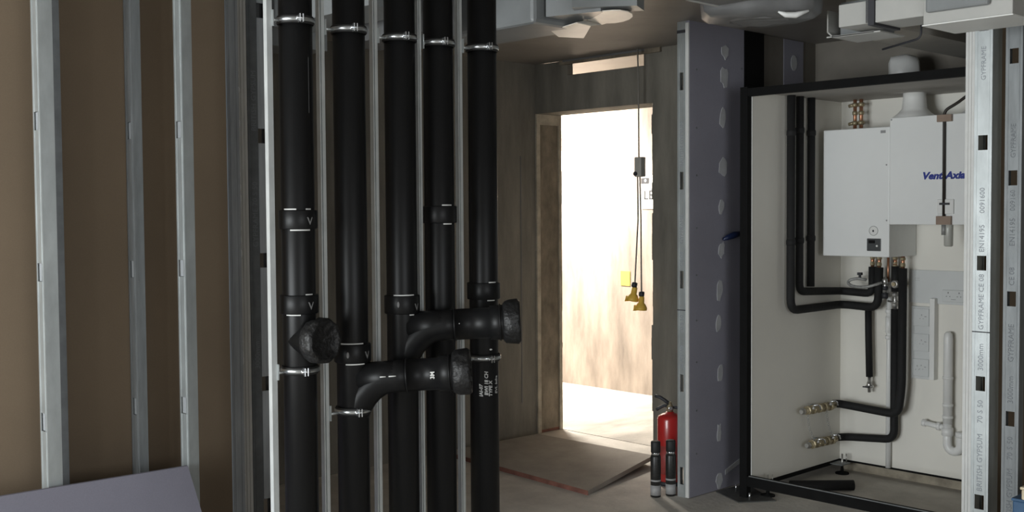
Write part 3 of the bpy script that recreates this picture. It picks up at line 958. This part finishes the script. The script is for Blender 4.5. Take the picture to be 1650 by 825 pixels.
# two drops on the right
t = thing('insulated_pipe', 'black lagged drop that bends left to the lower brass valve set', 'pipe', (XL, 3.30, 0.26), 'black lagged pipes in the cupboard')
obj('lagging', tube(nb(), fillet([(XL, 3.302, 1.050), (XL, 3.302, 0.262), (XL, 3.625, 0.232), (6.22, 3.655, 0.232)], 0.06), RL_, 16), 'lag', t)
obj('lagging', tube(nb(), [(XL, 3.302, 1.308), (XL, 3.302, 1.155)], RL_ * .95, 16), 'lag', t)
cp_ = coppers(t, XL, 3.302, 1.290, 1.372)
b = cyl(nb(), (XL, 3.302, 1.03), (XL, 3.302, 1.17), .011, 12)
lathe(b, (XL, 3.302, 1.125), (0, 0, 1), [(0, .014), (.004, .018), (.02, .018), (.024, .014)], 6, False)
lathe(b, (XL, 3.302, 1.065), (0, 0, 1), [(0, .014), (.004, .018), (.02, .018), (.024, .014)], 6, False)
vv = obj('isolating_valve', b, 'steel', t)
obj('valve_lever', tube(nb(), [(XL - .02, 3.335, 1.098), (XL - .03, 3.30, 1.094), (XL - .03, 3.27, 1.100)], .006, 8), 'steel', vv)
t = thing('insulated_pipe', 'rightmost black lagged drop, bending left to the upper brass valve set', 'pipe', (XL, 3.24, 0.44), 'black lagged pipes in the cupboard')
obj('lagging', tube(nb(), fillet([(XL - .052, 3.226, 1.300), (XL - .052, 3.228, 0.60), (XL - .052, 3.250, 0.425), (XL - .052, 3.640, 0.445), (6.18, 3.655, 0.447)], 0.06), RL_ + .001, 16), 'lag', t)
coppers(t, XL - .052, 3.226, 1.300, 1.372)

# white waste pipe between them
w = thing('white_waste_pipe', 'thin white waste pipe running down behind the lagged drops', 'pipe', (6.30, 3.355, 0.2))
obj('pipe', cyl(nb(), (6.317, 3.360, 0.075), (6.317, 3.360, 1.372), 0.0165, 16), 'white_plastic', w)
for z0, z1 in ((0.90, 1.00), (0.86, 0.885), (1.02, 1.045)):
    obj('coupling', lathe(nb(), (6.312, 3.360, z0), (0, 0, 1), [(0, .017), (.002, .021), (z1 - z0 - .002, .021), (z1 - z0, .017)], 16), 'white_plastic', w)
cu_ = thing('copper_tail_pipe', 'thin bare copper pipe under the heating unit, right of its first pair', 'pipe', (6.26, 3.33, 1.3))
obj('pipe', cyl(nb(), (6.262, 3.340, 1.195), (6.262, 3.340, 1.374), .0075, 10), 'copper', cu_)
# filling loop
fl_ = thing('filling_loop', 'looped grey braided hose with black ended taps under the heating unit', 'hose', (6.2, 3.4, 1.2))
pts = []
for k in range(15):
    a = math.radians(65 + 235 * k / 14)
    pts.append((6.19 - 0.02 * math.sin(k / 14 * PI), 3.495 + 0.060 * math.cos(a), 1.205 + 0.028 * math.sin(a)))
pts = [(6.215, 3.455, 1.222)] + [(6.195, 3.50, 1.232), (6.18, 3.545, 1.222), (6.17, 3.558, 1.203), (6.165, 3.53, 1.186), (6.16, 3.48, 1.180), (6.16, 3.43, 1.183), (6.17, 3.385, 1.194), (6.20, 3.345, 1.212)]
obj('hose', tube(nb(), fillet(pts, 0.03, 3), .009, 10), 'hose', fl_)
b = nb()
cyl(b, (6.215, 3.500, 1.222), (6.215, 3.500, 1.262), .008, 10)
box(b, 6.205, 6.225, 3.487, 3.513, 1.250, 1.266)
obj('end_tap', b, 'ink', fl_)
b = nb()
cyl(b, (6.225, 3.340, 1.13), (6.225, 3.340, 1.245), .010, 10)
lathe(b, (6.225, 3.340, 1.20), (0, 0, 1), [(0, .012), (.005, .018), (.03, .018), (.036, .012)], 8)
obj('end_valve', b, 'steel', fl_)
b = nb()
lathe(b, (6.225, 3.340, 1.115), (0, 0, 1), [(0, .017), (.03, .020), (.034, .012)], 12)
lathe(b, (6.225, 3.340, 1.165), (0, 0, 1), [(0, .014), (.02, .016), (.024, .012)], 12)
obj('end_cap', b, 'ink', fl_)
gg = thing('valve_gauge', 'small round brass valve on the right-hand drops below the heating unit', 'valve', (6.21, 3.27, 1.21))
b = lathe(nb(), (6.235, 3.268, 1.205), (-1, 0, 0), [(0, .016), (.02, .024), (.034, .024), (.038, .018)], 16)
cyl(b, (6.215, 3.225, 1.203), (6.215, 3.315, 1.208), .009, 10)
obj('body', b, 'steel', gg)
obj('knob', lathe(nb(), (6.199, 3.268, 1.205), (-1, 0, 0), [(0, .014), (.012, .012)], 10), 'brass', gg)

# copper pair on top of the heating unit
cu = thing('copper_riser_pair', 'pair of copper pipes with brass joints rising above the heating unit', 'pipe', (6.24, 3.53, 2.12))
for k, y in enumerate((3.553, 3.512)):
    p = obj('pipe', cyl(nb(), (6.24, y, 2.124), (6.24, y, 2.317), .011, 12), 'copper', cu)
    for z, rr in ((2.285, .020), (2.235, .017), (2.175, .020)):
        b = lathe(nb(), (6.24, y, z - .012), (0, 0, 1), [(0, rr * .75), (.004, rr), (.020, rr), (.024, rr * .75)], 8)
        if k == 0 and rr > .018:
            cyl(b, (6.235, y + .004, z), (6.235, y + .038, z - .005), .011, 10)
        obj('brass_joint', b, 'brass', p)

# --- electrical plates
e = thing('fused_spur_plate', 'flat white electrical plate with a double socket, right of the lagged drops', 'socket', (6.31, 3.07, 1.2))
pl_ = obj('back_plate', box(nb(), 6.322, XB, 2.902, 3.239, 1.092, 1.288), 'plate', e, bevel=0.002)
sk = obj('double_socket', box(nb(), 6.310, 6.323, 2.890, 3.028, 1.108, 1.178), 'plate', e, bevel=0.003)


def pins(b, x, y, z, s=1.0):
    box(b, x - .0012, x + .001, y - .002, y + .002, z + .010, z + .018)
    for q in (-.010, .010):
        box(b, x - .0012, x + .001, y + q - .003, y + q + .003, z - .009, z - .006)


b = nb()
pins(b, 6.310, 2.990, 1.148)
pins(b, 6.310, 2.925, 1.148)
obj('pin_holes', b, 'ink', sk)['kind'] = 'stuff'
b = nb()
box(b, 6.3088, 6.311, 2.945, 2.972, 1.122, 1.125)
obj('switch_rocker', b, 'ink_grey', sk)
text('marking', '= = =', 0.012, (6.3213, 3.200, 1.235), (0, -1, 0), (0, 0, 1), 'ink_grey', pl_)
text('marking', '= = =', 0.012, (6.3213, 3.200, 1.222), (0, -1, 0), (0, 0, 1), 'ink_grey', pl_)
# vertical strip with trunking
e = thing('socket_column', 'tall white plate with three sockets beside a vertical white trunking', 'socket', (6.3, 3.13, 0.65))
pl_ = obj('back_plate', box(nb(), 6.316, XB, 3.092, 3.218, 0.640, 1.072), 'plate', e, bevel=0.002)
for z in (1.008, 0.858, 0.708):
    s_ = obj('socket', box(nb(), 6.308, 6.317, 3.106, 3.206, z - .052, z + .052), 'plate', e, bevel=0.003)
    b = nb()
    pins(b, 6.308, 3.150, z)
    box(b, 6.3068, 6.309, 3.12, 3.132, z + .004, z + .008)
    if z < .8:
        pins(b, 6.308, 3.175, z - .005)
    obj('pin_holes', b, 'ink_grey', s_)['kind'] = 'stuff'
obj('trunking', box(nb(), 6.285, XB, 3.060, 3.091, 0.645, 1.125), 'white_plastic', e, bevel=0.003)
# --- drain stack and trap
dr = thing('drain_trap', 'white plastic drain pipe with a U-bend trap at right of the sockets', 'pipe', (6.28, 2.97, 0.24))
XD = 6.285
obj('pipe', lathe(nb(), (XD, 2.975, 0.40), (0, 0, 1), [(0, .026), (.50, .026), (.525, .023), (.537, .012)], 20), 'white_plastic', dr)
for z in (0.66, 0.43, 0.50):
    obj('collar', lathe(nb(), (XD, 2.975, z), (0, 0, 1), [(0, .026), (.002, .030), (.016, .030), (.018, .026)], 20), 'white_plastic', dr)
tt = obj('side_branch', tube(nb(), [(XD, 2.975, 0.375), (XD, 3.05, 0.380), (XD, 3.125, 0.388)], .016, 14), 'white_plastic', dr)
obj('branch_nut', lathe(nb(), (XD, 3.105, .386), (0, 1, 0.05), [(0, .016), (.002, .021), (.022, .021), (.024, .016)], 14), 'white_plastic', tt)
obj('branch_nut', lathe(nb(), (XD, 3.015, .378), (0, 1, 0.05), [(0, .016), (.002, .024), (.022, .024), (.024, .016)], 14), 'white_plastic', tt)
u = [(XD, 2.975, 0.41), (XD, 2.975, 0.30)]
for k in range(9):
    a = PI + PI * k / 8
    u.append((XD, 2.935 - 0.040 * math.cos(a), 0.285 + 0.042 * math.sin(a)))
u += [(XD, 2.895, 0.33), (XD, 2.893, 0.345)]
obj('u_bend', tube(nb(), u, .0255, 18), 'white_plastic', dr)
obj('trap_nut', lathe(nb(), (XD, 2.893, .330), (0, 0, 1), [(0, .026), (.003, .032), (.030, .032), (.033, .020)], 16), 'white_plastic', dr)
obj('trap_nut', lathe(nb(), (XD, 2.975, .330), (0, 0, 1), [(0, .026), (.003, .033), (.045, .033), (.048, .026)], 16), 'white_plastic', dr)


# --- brass valve sets on the side panel
def manifold(z, x0, x1, label, seed):
    y = 3.645
    t = thing('valve_set', label, 'valve', (x0, y, z), 'brass valve sets on the side panel')
    b = cyl(nb(), (x0, y, z), (x1, y, z - .006), .021, 14)
    for f in (.12, .3, .5, .68, .86):
        x = x0 + (x1 - x0) * f
        lathe(b, (x - .012, y, z - .006 * f), (1, 0, 0), [(0, .022), (.003, .0285), (.021, .0285), (.024, .022)], 8, False)
    bd = obj('body', b, 'brass', t)
    obj('wall_clip', box(nb(), (x0 + x1) / 2 - .012, (x0 + x1) / 2 + .012, y, YS, z - .02, z + .015), 'galv_dull', bd)
    for f in (.2, .78):
        x = x0 + (x1 - x0) * f
        lv = obj('valve_handle', tube(nb(), [(x, y - .006, z + .012), (x - .004, y - .03, z + .030), (x + .006, y - .045, z + .034), (x + .026, y - .050, z + .024), (x + .034, y - .05, z + .004)], .0055, 8), 'chrome', t, label='bright lever handle')
        b = cyl(nb(), (x, y, z), (x, y - .028, z + .014), .008, 8)
        obj('spindle', b, 'steel', lv)
    b = lathe(nb(), (x0 - .004, y, z), (-1, 0, 0), [(0, .016), (.003, .02), (.014, .02), (.022, .013), (.030, .013)], 10)
    obj('end_plug', b, 'steel', t)
    return t


manifold(0.447, 5.835, 6.17, 'upper brass valve set on the cupboard side panel', 1)
manifold(0.235, 5.895, 6.19, 'lower brass valve set on the cupboard side panel', 2)
for k, (x, za, zb, dx) in enumerate(((5.84, .425, .265, .07), (6.05, .425, .265, .06))):
    ch = thing('valve_chain', ('left' if k == 0 else 'right') + ' thin chain hanging between the upper and lower brass valve sets', 'chain', (x, 3.63, .25))
    b = nb()
    n = 12
    for i in range(n):
        f = i / (n - 1)
        p = Vector((x + dx * f * f, 3.622, za + (zb - za) * f))
        torus(b, p, (0.3 + (i % 2), 0.7, 0.25), .0065, .0013, 8, 5)
    obj('links', b, 'hose', ch)['kind'] = 'stuff'

# lagging offcut on the floor in the cupboard, navy clip on the post
lg = thing('lagging_offcut', 'short black lagging tube lying on the floor under the cupboard', 'pipe', (5.72, 3.52, 0.03))
b = nb()
p0, p1 = Vector((5.66, 3.63, .031)), Vector((5.935, 3.375, .031))
lathe(b, p0, p1 - p0, [(0, .014), (0, .030), ((p1 - p0).length, .030), ((p1 - p0).length, .012), ((p1 - p0).length - .05, .012)], 18)
obj('tube', b, 'lag', lg)
nc = thing('navy_clip', 'small navy plastic clip with a shiny tip sticking out of the purple wall', 'clip', (5.50, 3.91, 1.5))
obj('body', tube(nb(), [(5.395, 3.915, 1.478), (5.42, 3.905, 1.490), (5.47, 3.895, 1.503), (5.53, 3.88, 1.515)], .015, 12, [.006, .016, .021, .012]), 'blue_clip', nc)
obj('tip', cyl(nb(), (5.53, 3.88, 1.515), (5.565, 3.865, 1.524), .008, 10), 'chrome', nc)
obj('pin', cyl(nb(), (5.42, 3.906, 1.488), (5.42, 3.934, 1.485), .005, 8), 'blue_clip', nc)

# ================================================================== DOORWAY FLOOR
bd = thing('ramp_board', 'dusty plywood sheet with reddish edges lying before the doorway', 'board', (5.2, 5.1, 0))
lo = [(4.745, 4.394, 0.0), (5.60, 4.61, 0.040), (5.66, 5.74, 0.012), (4.84, 5.80, 0.0)]
hi = [(x, y, z + .028) for x, y, z in lo]
obj('sheet', hexa(nb(), lo, hi), 'ply', bd)
b = nb()
q = lo
for i, j in ((0, 3),):
    a, c_ = Vector(q[i]), Vector(q[j])
    dd = (c_ - a).normalized()
    nn = Vector((dd.y, -dd.x, 0)) if (i, j) == (0, 1) else Vector((-dd.y, dd.x, 0))
    a2, c2 = a + nn * .003, c_ + nn * .003
    hexa(b, [a, c_, c2, a2], [p + Vector((0, 0, .0275)) for p in (a, c_, c2, a2)])
obj('painted_edge', b, 'ply_edge', bd)
bt = thing('timber_batten', 'short timber packer under the raised corner of the plywood sheet', 'timber', (5.52, 4.72, 0))
obj('block', hexa(nb(), [(5.40, 4.66, 0), (5.58, 4.70, 0), (5.56, 4.80, 0), (5.39, 4.76, 0)], [(5.40, 4.66, .026), (5.58, 4.70, .034), (5.56, 4.80, .032), (5.39, 4.76, .025)]), 'ply_edge', bt)

# ================================================================== EXTINGUISHER AND CANS
ex = thing('fire_extinguisher', 'red fire extinguisher standing behind the purple wall end', 'fire extinguisher', (5.30, 4.235, 0))
c = (5.30, 4.235)
body = obj('cylinder', lathe(nb(), (c[0], c[1], 0), (0, 0, 1), [(0, .070), (.004, .076), (.395, .076), (.412, .070), (.424, .050), (.432, .026), (.44, .022)], 32), 'red', ex)
obj('label', lathe(nb(), (c[0], c[1], .07), (0, 0, 1), [(0, .0765), (.17, .0765)], 32), 'red_label', body)
obj('base_ring', lathe(nb(), (c[0], c[1], 0), (0, 0, 1), [(0, .0775), (.025, .0775)], 32), 'ink', body)
hd = obj('valve_head', lathe(nb(), (c[0], c[1], .438), (0, 0, 1), [(0, .016), (.01, .020), (.035, .020), (.045, .012), (.06, .010)], 16), 'brass', ex)
f = Vector((-.45, .89, 0)).normalized()
cc = Vector((c[0], c[1], 0))
b = tube(nb(), [cc + Vector((0, 0, .482)), cc + f * .03 + Vector((0, 0, .505)), cc + f * .06 + Vector((0, 0, .523)), cc + f * .092 + Vector((0, 0, .530))], .011, 8)
obj('top_lever', b, 'ink', hd)
b = tube(nb(), [cc + Vector((0, 0, .470)), cc + f * .035 + Vector((0, 0, .474)), cc + f * .07 + Vector((0, 0, .455)), cc + f * .082 + Vector((0, 0, .446))], .010, 8)
obj('carry_handle', b, 'ink', hd)
obj('gauge', lathe(nb(), cc + Vector((-.012, -.012, .462)), (-.7, -.7, 0), [(0, .012), (.014, .014), (.016, .010)], 12), 'chrome', hd)
obj('hose', tube(nb(), fillet([cc + Vector((0, 0, .47)), cc + Vector((.04, -.06, .46)), cc + Vector((.05, -.088, .40)), cc + Vector((.05, -.088, .12))], .03), .009, 10), 'ink', ex)


def can(x, y, h, label):
    t = thing('foam_can', label, 'can', (x, y, 0), 'black aerosol cans by the purple wall end')
    k = h / 0.325
    r = .030
    obj('can_body', lathe(nb(), (x, y, 0), (0, 0, 1), [(0, .026), (.003, r), (.232 * k, r), (.245 * k, .026)], 24), 'can_black', t)
    obj('paper_label', lathe(nb(), (x, y, .012 * k), (0, 0, 1), [(0, r + .0006), (.058 * k, r + .0006)], 24), 'can_white', t, label='pale grey label')
    obj('label_band', lathe(nb(), (x, y, .092 * k), (0, 0, 1), [(0, r + .0006), (.010 * k, r + .0006)], 24), 'can_white', t)
    obj('metal_shoulder', lathe(nb(), (x, y, .243 * k), (0, 0, 1), [(0, .026), (.012 * k, .024), (.016 * k, .024)], 24), 'chrome', t)
    obj('cap', lathe(nb(), (x, y, .257 * k), (0, 0, 1), [(0, .0265), (.003, .028), (.060 * k, .028), (.066 * k, .025), (.068 * k, .020)], 24), 'rubber', t)


can(5.00, 4.100, .325, 'black aerosol can on the left, standing clear of the stud')
can(5.085, 4.058, .325, 'black aerosol can tucked against the end stud of the purple wall')

# ================================================================== HANGING CABLE IN THE DOORWAY
hc = thing('hanging_site_cable', 'thin grey cable hanging in the doorway with an inline box and two yellow connectors', 'cable', (5.70, 4.75, 1.0))
XC = 5.70


def YC(px):  # horizontal place of the cable parts along the doorway
    return px


ib = (4.815, 1.995, 1.875)
obj('cord', tube(nb(), [(XC, 4.822, 2.715), (XC, 4.815, 2.5), (XC, 4.812, 1.99)], .0050, 8), 'cord', hc)
xb = obj('inline_box', box(nb(), XC - .025, XC + .025, 4.775, 4.832, 1.872, 2.002), 'box_grey', hc, bevel=0.005)
obj('gland', lathe(nb(), (XC - .024, 4.818, 1.893), (-1, 0, 0), [(0, .014), (.012, .014), (.016, .008)], 12), 'ink', xb)
obj('cord', tube(nb(), [(XC - .01, 4.815, 1.875), (XC - .006, 4.815, 1.6), (XC - .01, 4.835, 1.25), (XC - .012, 4.838, 1.165)], .0050, 8), 'cord', hc)
obj('cord', tube(nb(), [(XC + .01, 4.812, 1.875), (XC + .012, 4.806, 1.6), (XC + .01, 4.802, 1.25), (XC + .012, 4.802, 1.115)], .0050, 8), 'cord', hc)
for k, (x, y, z, tilt) in enumerate(((XC - .012, 4.838, 1.165, 0.22), (XC + .012, 4.800, 1.105, 0.05))):
    d = Vector((-.05, tilt, -1)).normalized()
    cn = obj('yellow_connector', lathe(nb(), (x, y, z - .022), d, [(0, .015), (.010, .018), (.045, .020), (.052, .028), (.075, .040), (.082, .041), (.092, .040), (.094, .030)], 18), 'yellow', hc, label='yellow plug connector')
    obj('cable_gland', lathe(nb(), (x, y, z + .010), d, [(0, .012), (.004, .019), (.030, .019), (.034, .014)], 12), 'ink', cn)
    u_, w_, _ = frame_of(d)
    obj('hinged_lid', hexa(nb(), [Vector((x, y, z - .022)) + d * .060 + Vector((0, .033, 0)) + Vector(q_) for q_ in ((-.02, 0, 0), (.02, 0, 0), (.02, .012, 0), (-.02, .012, 0))],
                            [Vector((x, y, z - .022)) + d * .098 + Vector((0, .036, 0)) + Vector(q_) for q_ in ((-.024, 0, 0), (.024, 0, 0), (.024, .010, 0), (-.024, .010, 0))]), 'yellow', cn)

# notices on the corridor wall
n = thing('level_sign', 'white sheet with dark letters on the corridor wall behind the hanging cable', 'sign', (7.69, 6.38, 1.75))
obj('sheet', box(nb(), 7.694, 7.70, 6.19, 6.47, 1.66, 1.96), 'sign_white', n)
text('lettering', 'LE', 0.115, (7.6925, 6.442, 1.745), (0, -1, 0), (0, 0, 1), 'ink', n)
pg = obj('pictogram', box(nb(), 7.6925, 7.695, 6.38, 6.47, 1.885, 1.935), 'ink', n)
obj('pictogram_dot', lathe(nb(), (7.693, 6.42, 1.912), (-1, 0, 0), [(0, .013), (.002, .013)], 12), 'sign_white', pg)
n = tag(obj('yellow_notice', box(nb(), 7.695, 7.70, 6.605, 6.715, 0.97, 1.10), 'yellow_note', origin=(7.697, 6.66, 1.03)), 'small yellow notice on the bright corridor wall', 'notice')

# ================================================================== STACK AT THE RIGHT EDGE
def crate(x, y, z0, z1, w, d_, m, label, name, cat):
    t = thing(name, label, cat, (x, y, z0))
    obj('body', box(nb(), x, x + w, y - d_, y, z0, z1 - .012), m, t, bevel=0.006)
    obj('lid', box(nb(), x - .004, x + w + .004, y - d_ - .004, y + .004, z1 - .012, z1), m, t, bevel=0.003)


crate(4.72, 1.972, 0.0, 0.365, 0.4, 0.35, 'blue_box', 'lowest and widest blue plastic box at the right edge', 'plastic_box', 'box')
crate(4.73, 1.955, 0.365, 0.437, 0.38, 0.33, 'blue_box', 'blue plastic box in the middle of the stack at the right edge', 'plastic_box', 'box')
crate(4.72, 1.915, 0.437, 0.492, 0.3, 0.28, 'cream_pack', 'cream packet on top of the blue boxes at the right edge', 'packet', 'packet')

# ================================================================== CEILING SERVICES
# front right flat ducts
t = thing('flat_duct', 'pale flat ventilation duct crossing above the white cupboard', 'duct', (4.45, 2.5, 2.45))
obj('channel', box(nb(), 4.45, 4.66, 2.222, 2.442, 2.450, 2.545), 'duct_white', t, bevel=0.003)
obj('channel', box(nb(), 4.46, 4.66, 2.47, 2.622, 2.452, 2.55), 'duct_white', t, bevel=0.003)
o = obj('strap', box(nb(), 4.44, 4.67, 2.442, 2.470, 2.440, 2.72), 'ink', t)
obj('foil_tape', box(nb(), 4.442, 4.462, 2.466, 2.482, 2.452, 2.60), 'chrome', o)
t = thing('stepped_duct_end', 'open stepped end of a wider pale duct under the flat duct', 'duct', (4.62, 2.6, 2.43))
b = nb()
box(b, 4.60, 4.606, 2.53, 2.765, 2.436, 2.442)
box(b, 4.60, 4.82, 2.50, 2.735, 2.434, 2.440)
box(b, 4.60, 4.82, 2.757, 2.763, 2.46, 2.56)
hexa(b, [(4.60, 2.733, 2.434), (4.82, 2.733, 2.434), (4.82, 2.763, 2.46), (4.60, 2.763, 2.46)], [(4.60, 2.733, 2.440), (4.82, 2.733, 2.440), (4.82, 2.757, 2.464), (4.60, 2.757, 2.464)])
obj('flange', b, 'duct_white', t)
obj('inner_sleeve', box(nb(), 4.67, 4.84, 2.56, 2.735, 2.452, 2.60), 'duct_grey', t)
t = thing('duct_plenum', 'boxy pale duct connector over the top of the printed studs', 'duct', (4.45, 2.0, 2.4))
obj('box', box(nb(), 4.44, 4.72, 1.856, 2.222, 2.409, 2.62), 'duct_white', t, bevel=0.004)
obj('collar', box(nb(), 4.41, 4.44, 1.94, 2.20, 2.455, 2.62), 'duct_grey', t, bevel=0.01)
obj('lower_lip', box(nb(), 4.43, 4.73, 1.85, 2.2215, 2.405, 2.409), 'panel_edge', t)
t = thing('wire_hanger', 'black wire hanger bent under the flat duct', 'hanger', (4.8, 2.5, 2.45))
obj('wire', tube(nb(), fillet([(4.86, 2.44, 2.72), (4.86, 2.44, 2.425), (4.90, 2.65, 2.40)], .03), .005, 8), 'ink', t)
# concrete boxed duct running back over the cupboard
t = thing('boxed_duct', 'grey boxed duct running back above the cupboard top rail', 'duct', (5.6, 2.6, 2.5))
obj('casing', box(nb(), 5.0, 6.44, 2.62, 2.90, 2.505, 2.715), 'boxed', t)
t = thing('insulated_spigot', 'fuzzy white wrapped duct spigot above the black top rail', 'duct', (6.2, 3.1, 2.4))
obj('sleeve', lathe(nb(), (6.12, 3.27, 2.44), (.5, -.87, 0.05), [(0, .06), (.015, .095), (.10, .105), (.16, .085), (.17, .06)], 20, True), 'white_plastic', t)
obj('stub', lathe(nb(), (6.19, 3.16, 2.334), (0, 0, 1), [(0, .06), (.05, .06), (.06, .055)], 20), 'white_plastic', t)

# middle: wrapped unit
t = thing('wrapped_fan_unit', 'grey film wrapped fan unit on the ceiling above the purple wall', 'fan unit', (4.2, 3.0, 2.5))
prof = [(4.02, 3.03), (4.10, 2.80), (4.32, 2.66), (4.50, 2.72), (4.56, 2.98), (4.45, 3.14), (4.2, 3.18)]
ctr = Vector((sum(p[0] for p in prof) / 7, sum(p[1] for p in prof) / 7, 0))
rs = []
for z, s in ((2.715, 1.0), (2.60, 1.0), (2.53, .97), (2.505, .85), (2.50, .5)):
    ring = []
    for i in range(28):
        f = i / 4.0
        a, c_ = Vector((*prof[int(f) % 7], 0)), Vector((*prof[(int(f) + 1) % 7], 0))
        p = a.lerp(c_, f - int(f))
        p = ctr + (p - ctr) * s
        ring.append((p.x, p.y, z + .004 * math.sin(i * 1.7)))
    rs.append(ring)
obj('film_wrap', rings(nb(), rs), 'duct_dark', t)
t = thing('steel_duct', 'grey rectangular duct with a pale lower edge above the purple wall', 'duct', (3.9, 2.9, 2.55))
obj('casing', box(nb(), 3.78, 4.0, 2.70, 2.93, 2.535, 2.72), 'duct_dark', t)
obj('edge_strip', box(nb(), 3.772, 3.782, 2.70, 2.938, 2.530, 2.540), 'duct_white', t)
obj('edge_strip', box(nb(), 3.772, 4.0, 2.928, 2.938, 2.530, 2.540), 'duct_white', t)
obj('foil_tape', box(nb(), 3.774, 3.782, 2.735, 2.76, 2.535, 2.70), 'chrome', t)
t = thing('white_cable_tie', 'curved white plastic strip hanging below the wrapped fan unit', 'strip', (4.2, 2.7, 2.49))
obj('strip', tube(nb(), [(4.17, 2.74, 2.503), (4.20, 2.725, 2.492), (4.24, 2.70, 2.492), (4.28, 2.66, 2.51)], .012, 8, [.004, .012, .014, .005]), 'white_plastic', t)

# left: film wrapped ducts before the lintel
t = thing('wrapped_duct', 'grey film wrapped box duct on the ceiling right of the pipes', 'duct', (3.6, 3.6, 2.5))
obj('casing', box(nb(), 3.56, 3.90, 3.62, 4.3, 2.50, 2.72), 'duct_grey', t, bevel=0.02)
t = thing('angled_duct', 'pale angled duct bend with loose film hanging before the lintel', 'duct', (3.7, 3.4, 2.5))
b = nb()
hexa(b, [(3.62, 3.60, 2.53), (3.70, 3.34, 2.53), (3.84, 3.38, 2.53), (3.80, 3.615, 2.53)], [(3.62, 3.60, 2.72), (3.70, 3.34, 2.72), (3.84, 3.38, 2.72), (3.80, 3.615, 2.72)])
obj('bend', b, 'duct_grey', t)
b = nb()
hexa(b, [(3.60, 3.42, 2.545), (3.78, 3.20, 2.545), (3.90, 3.26, 2.545), (3.74, 3.52, 2.545)], [(3.60, 3.42, 2.72), (3.78, 3.20, 2.72), (3.90, 3.26, 2.72), (3.74, 3.52, 2.72)])
obj('end_section', b, 'duct_grey', t)


def sheet(pts, m, parent, name, th=0.004):
    b = nb()
    hexa(b, [Vector(p) for p in pts], [Vector(p) + Vector((0, 0, th)) for p in pts])
    return obj(name, b, m, parent)


sheet([(3.788, 3.734, 2.50), (3.727, 3.508, 2.503), (3.824, 3.513, 2.50), (4.03, 3.75, 2.492), (3.923, 3.816, 2.495)], 'film', t, 'loose_film')
lobe = [(3.836, 3.54, 2.530), (3.709, 3.37, 2.532)]
for k in range(9):
    a = math.radians(-150 + 200 * k / 8)
    lobe.append((3.845 + .145 * math.cos(a) * .9 + .03 * math.sin(a), 3.40 + .13 * math.sin(a) + .05 * math.cos(a), 2.528))
lobe += [(3.974, 3.58, 2.530)]
sheet(lobe, 'film', t, 'loose_film')
sheet([(3.84, 3.55, 2.529), (3.73, 3.51, 2.504), (3.82, 3.515, 2.501), (3.97, 3.578, 2.529)], 'film', t, 'film_fold')
# ducts seen between the tops of the pipes
for k, (x, y, w_, d_, z, m, l) in enumerate(((2.75, 3.75, .26, .8, 2.50, 'duct_grey', 'grey duct behind the top of the second black pipe'), (3.15, 3.95, .25, .6, 2.46, 'duct_dark', 'dark duct behind the top of the third black pipe'),
                                              (2.55, 4.50, .5, .22, 2.42, 'duct_grey', 'grey duct behind the top of the first black pipe'))):
    t = thing('ceiling_duct', l, 'duct', (x, y, z))
    obj('casing', box(nb(), x, x + w_, y, y + d_, z, 2.72), m, t)
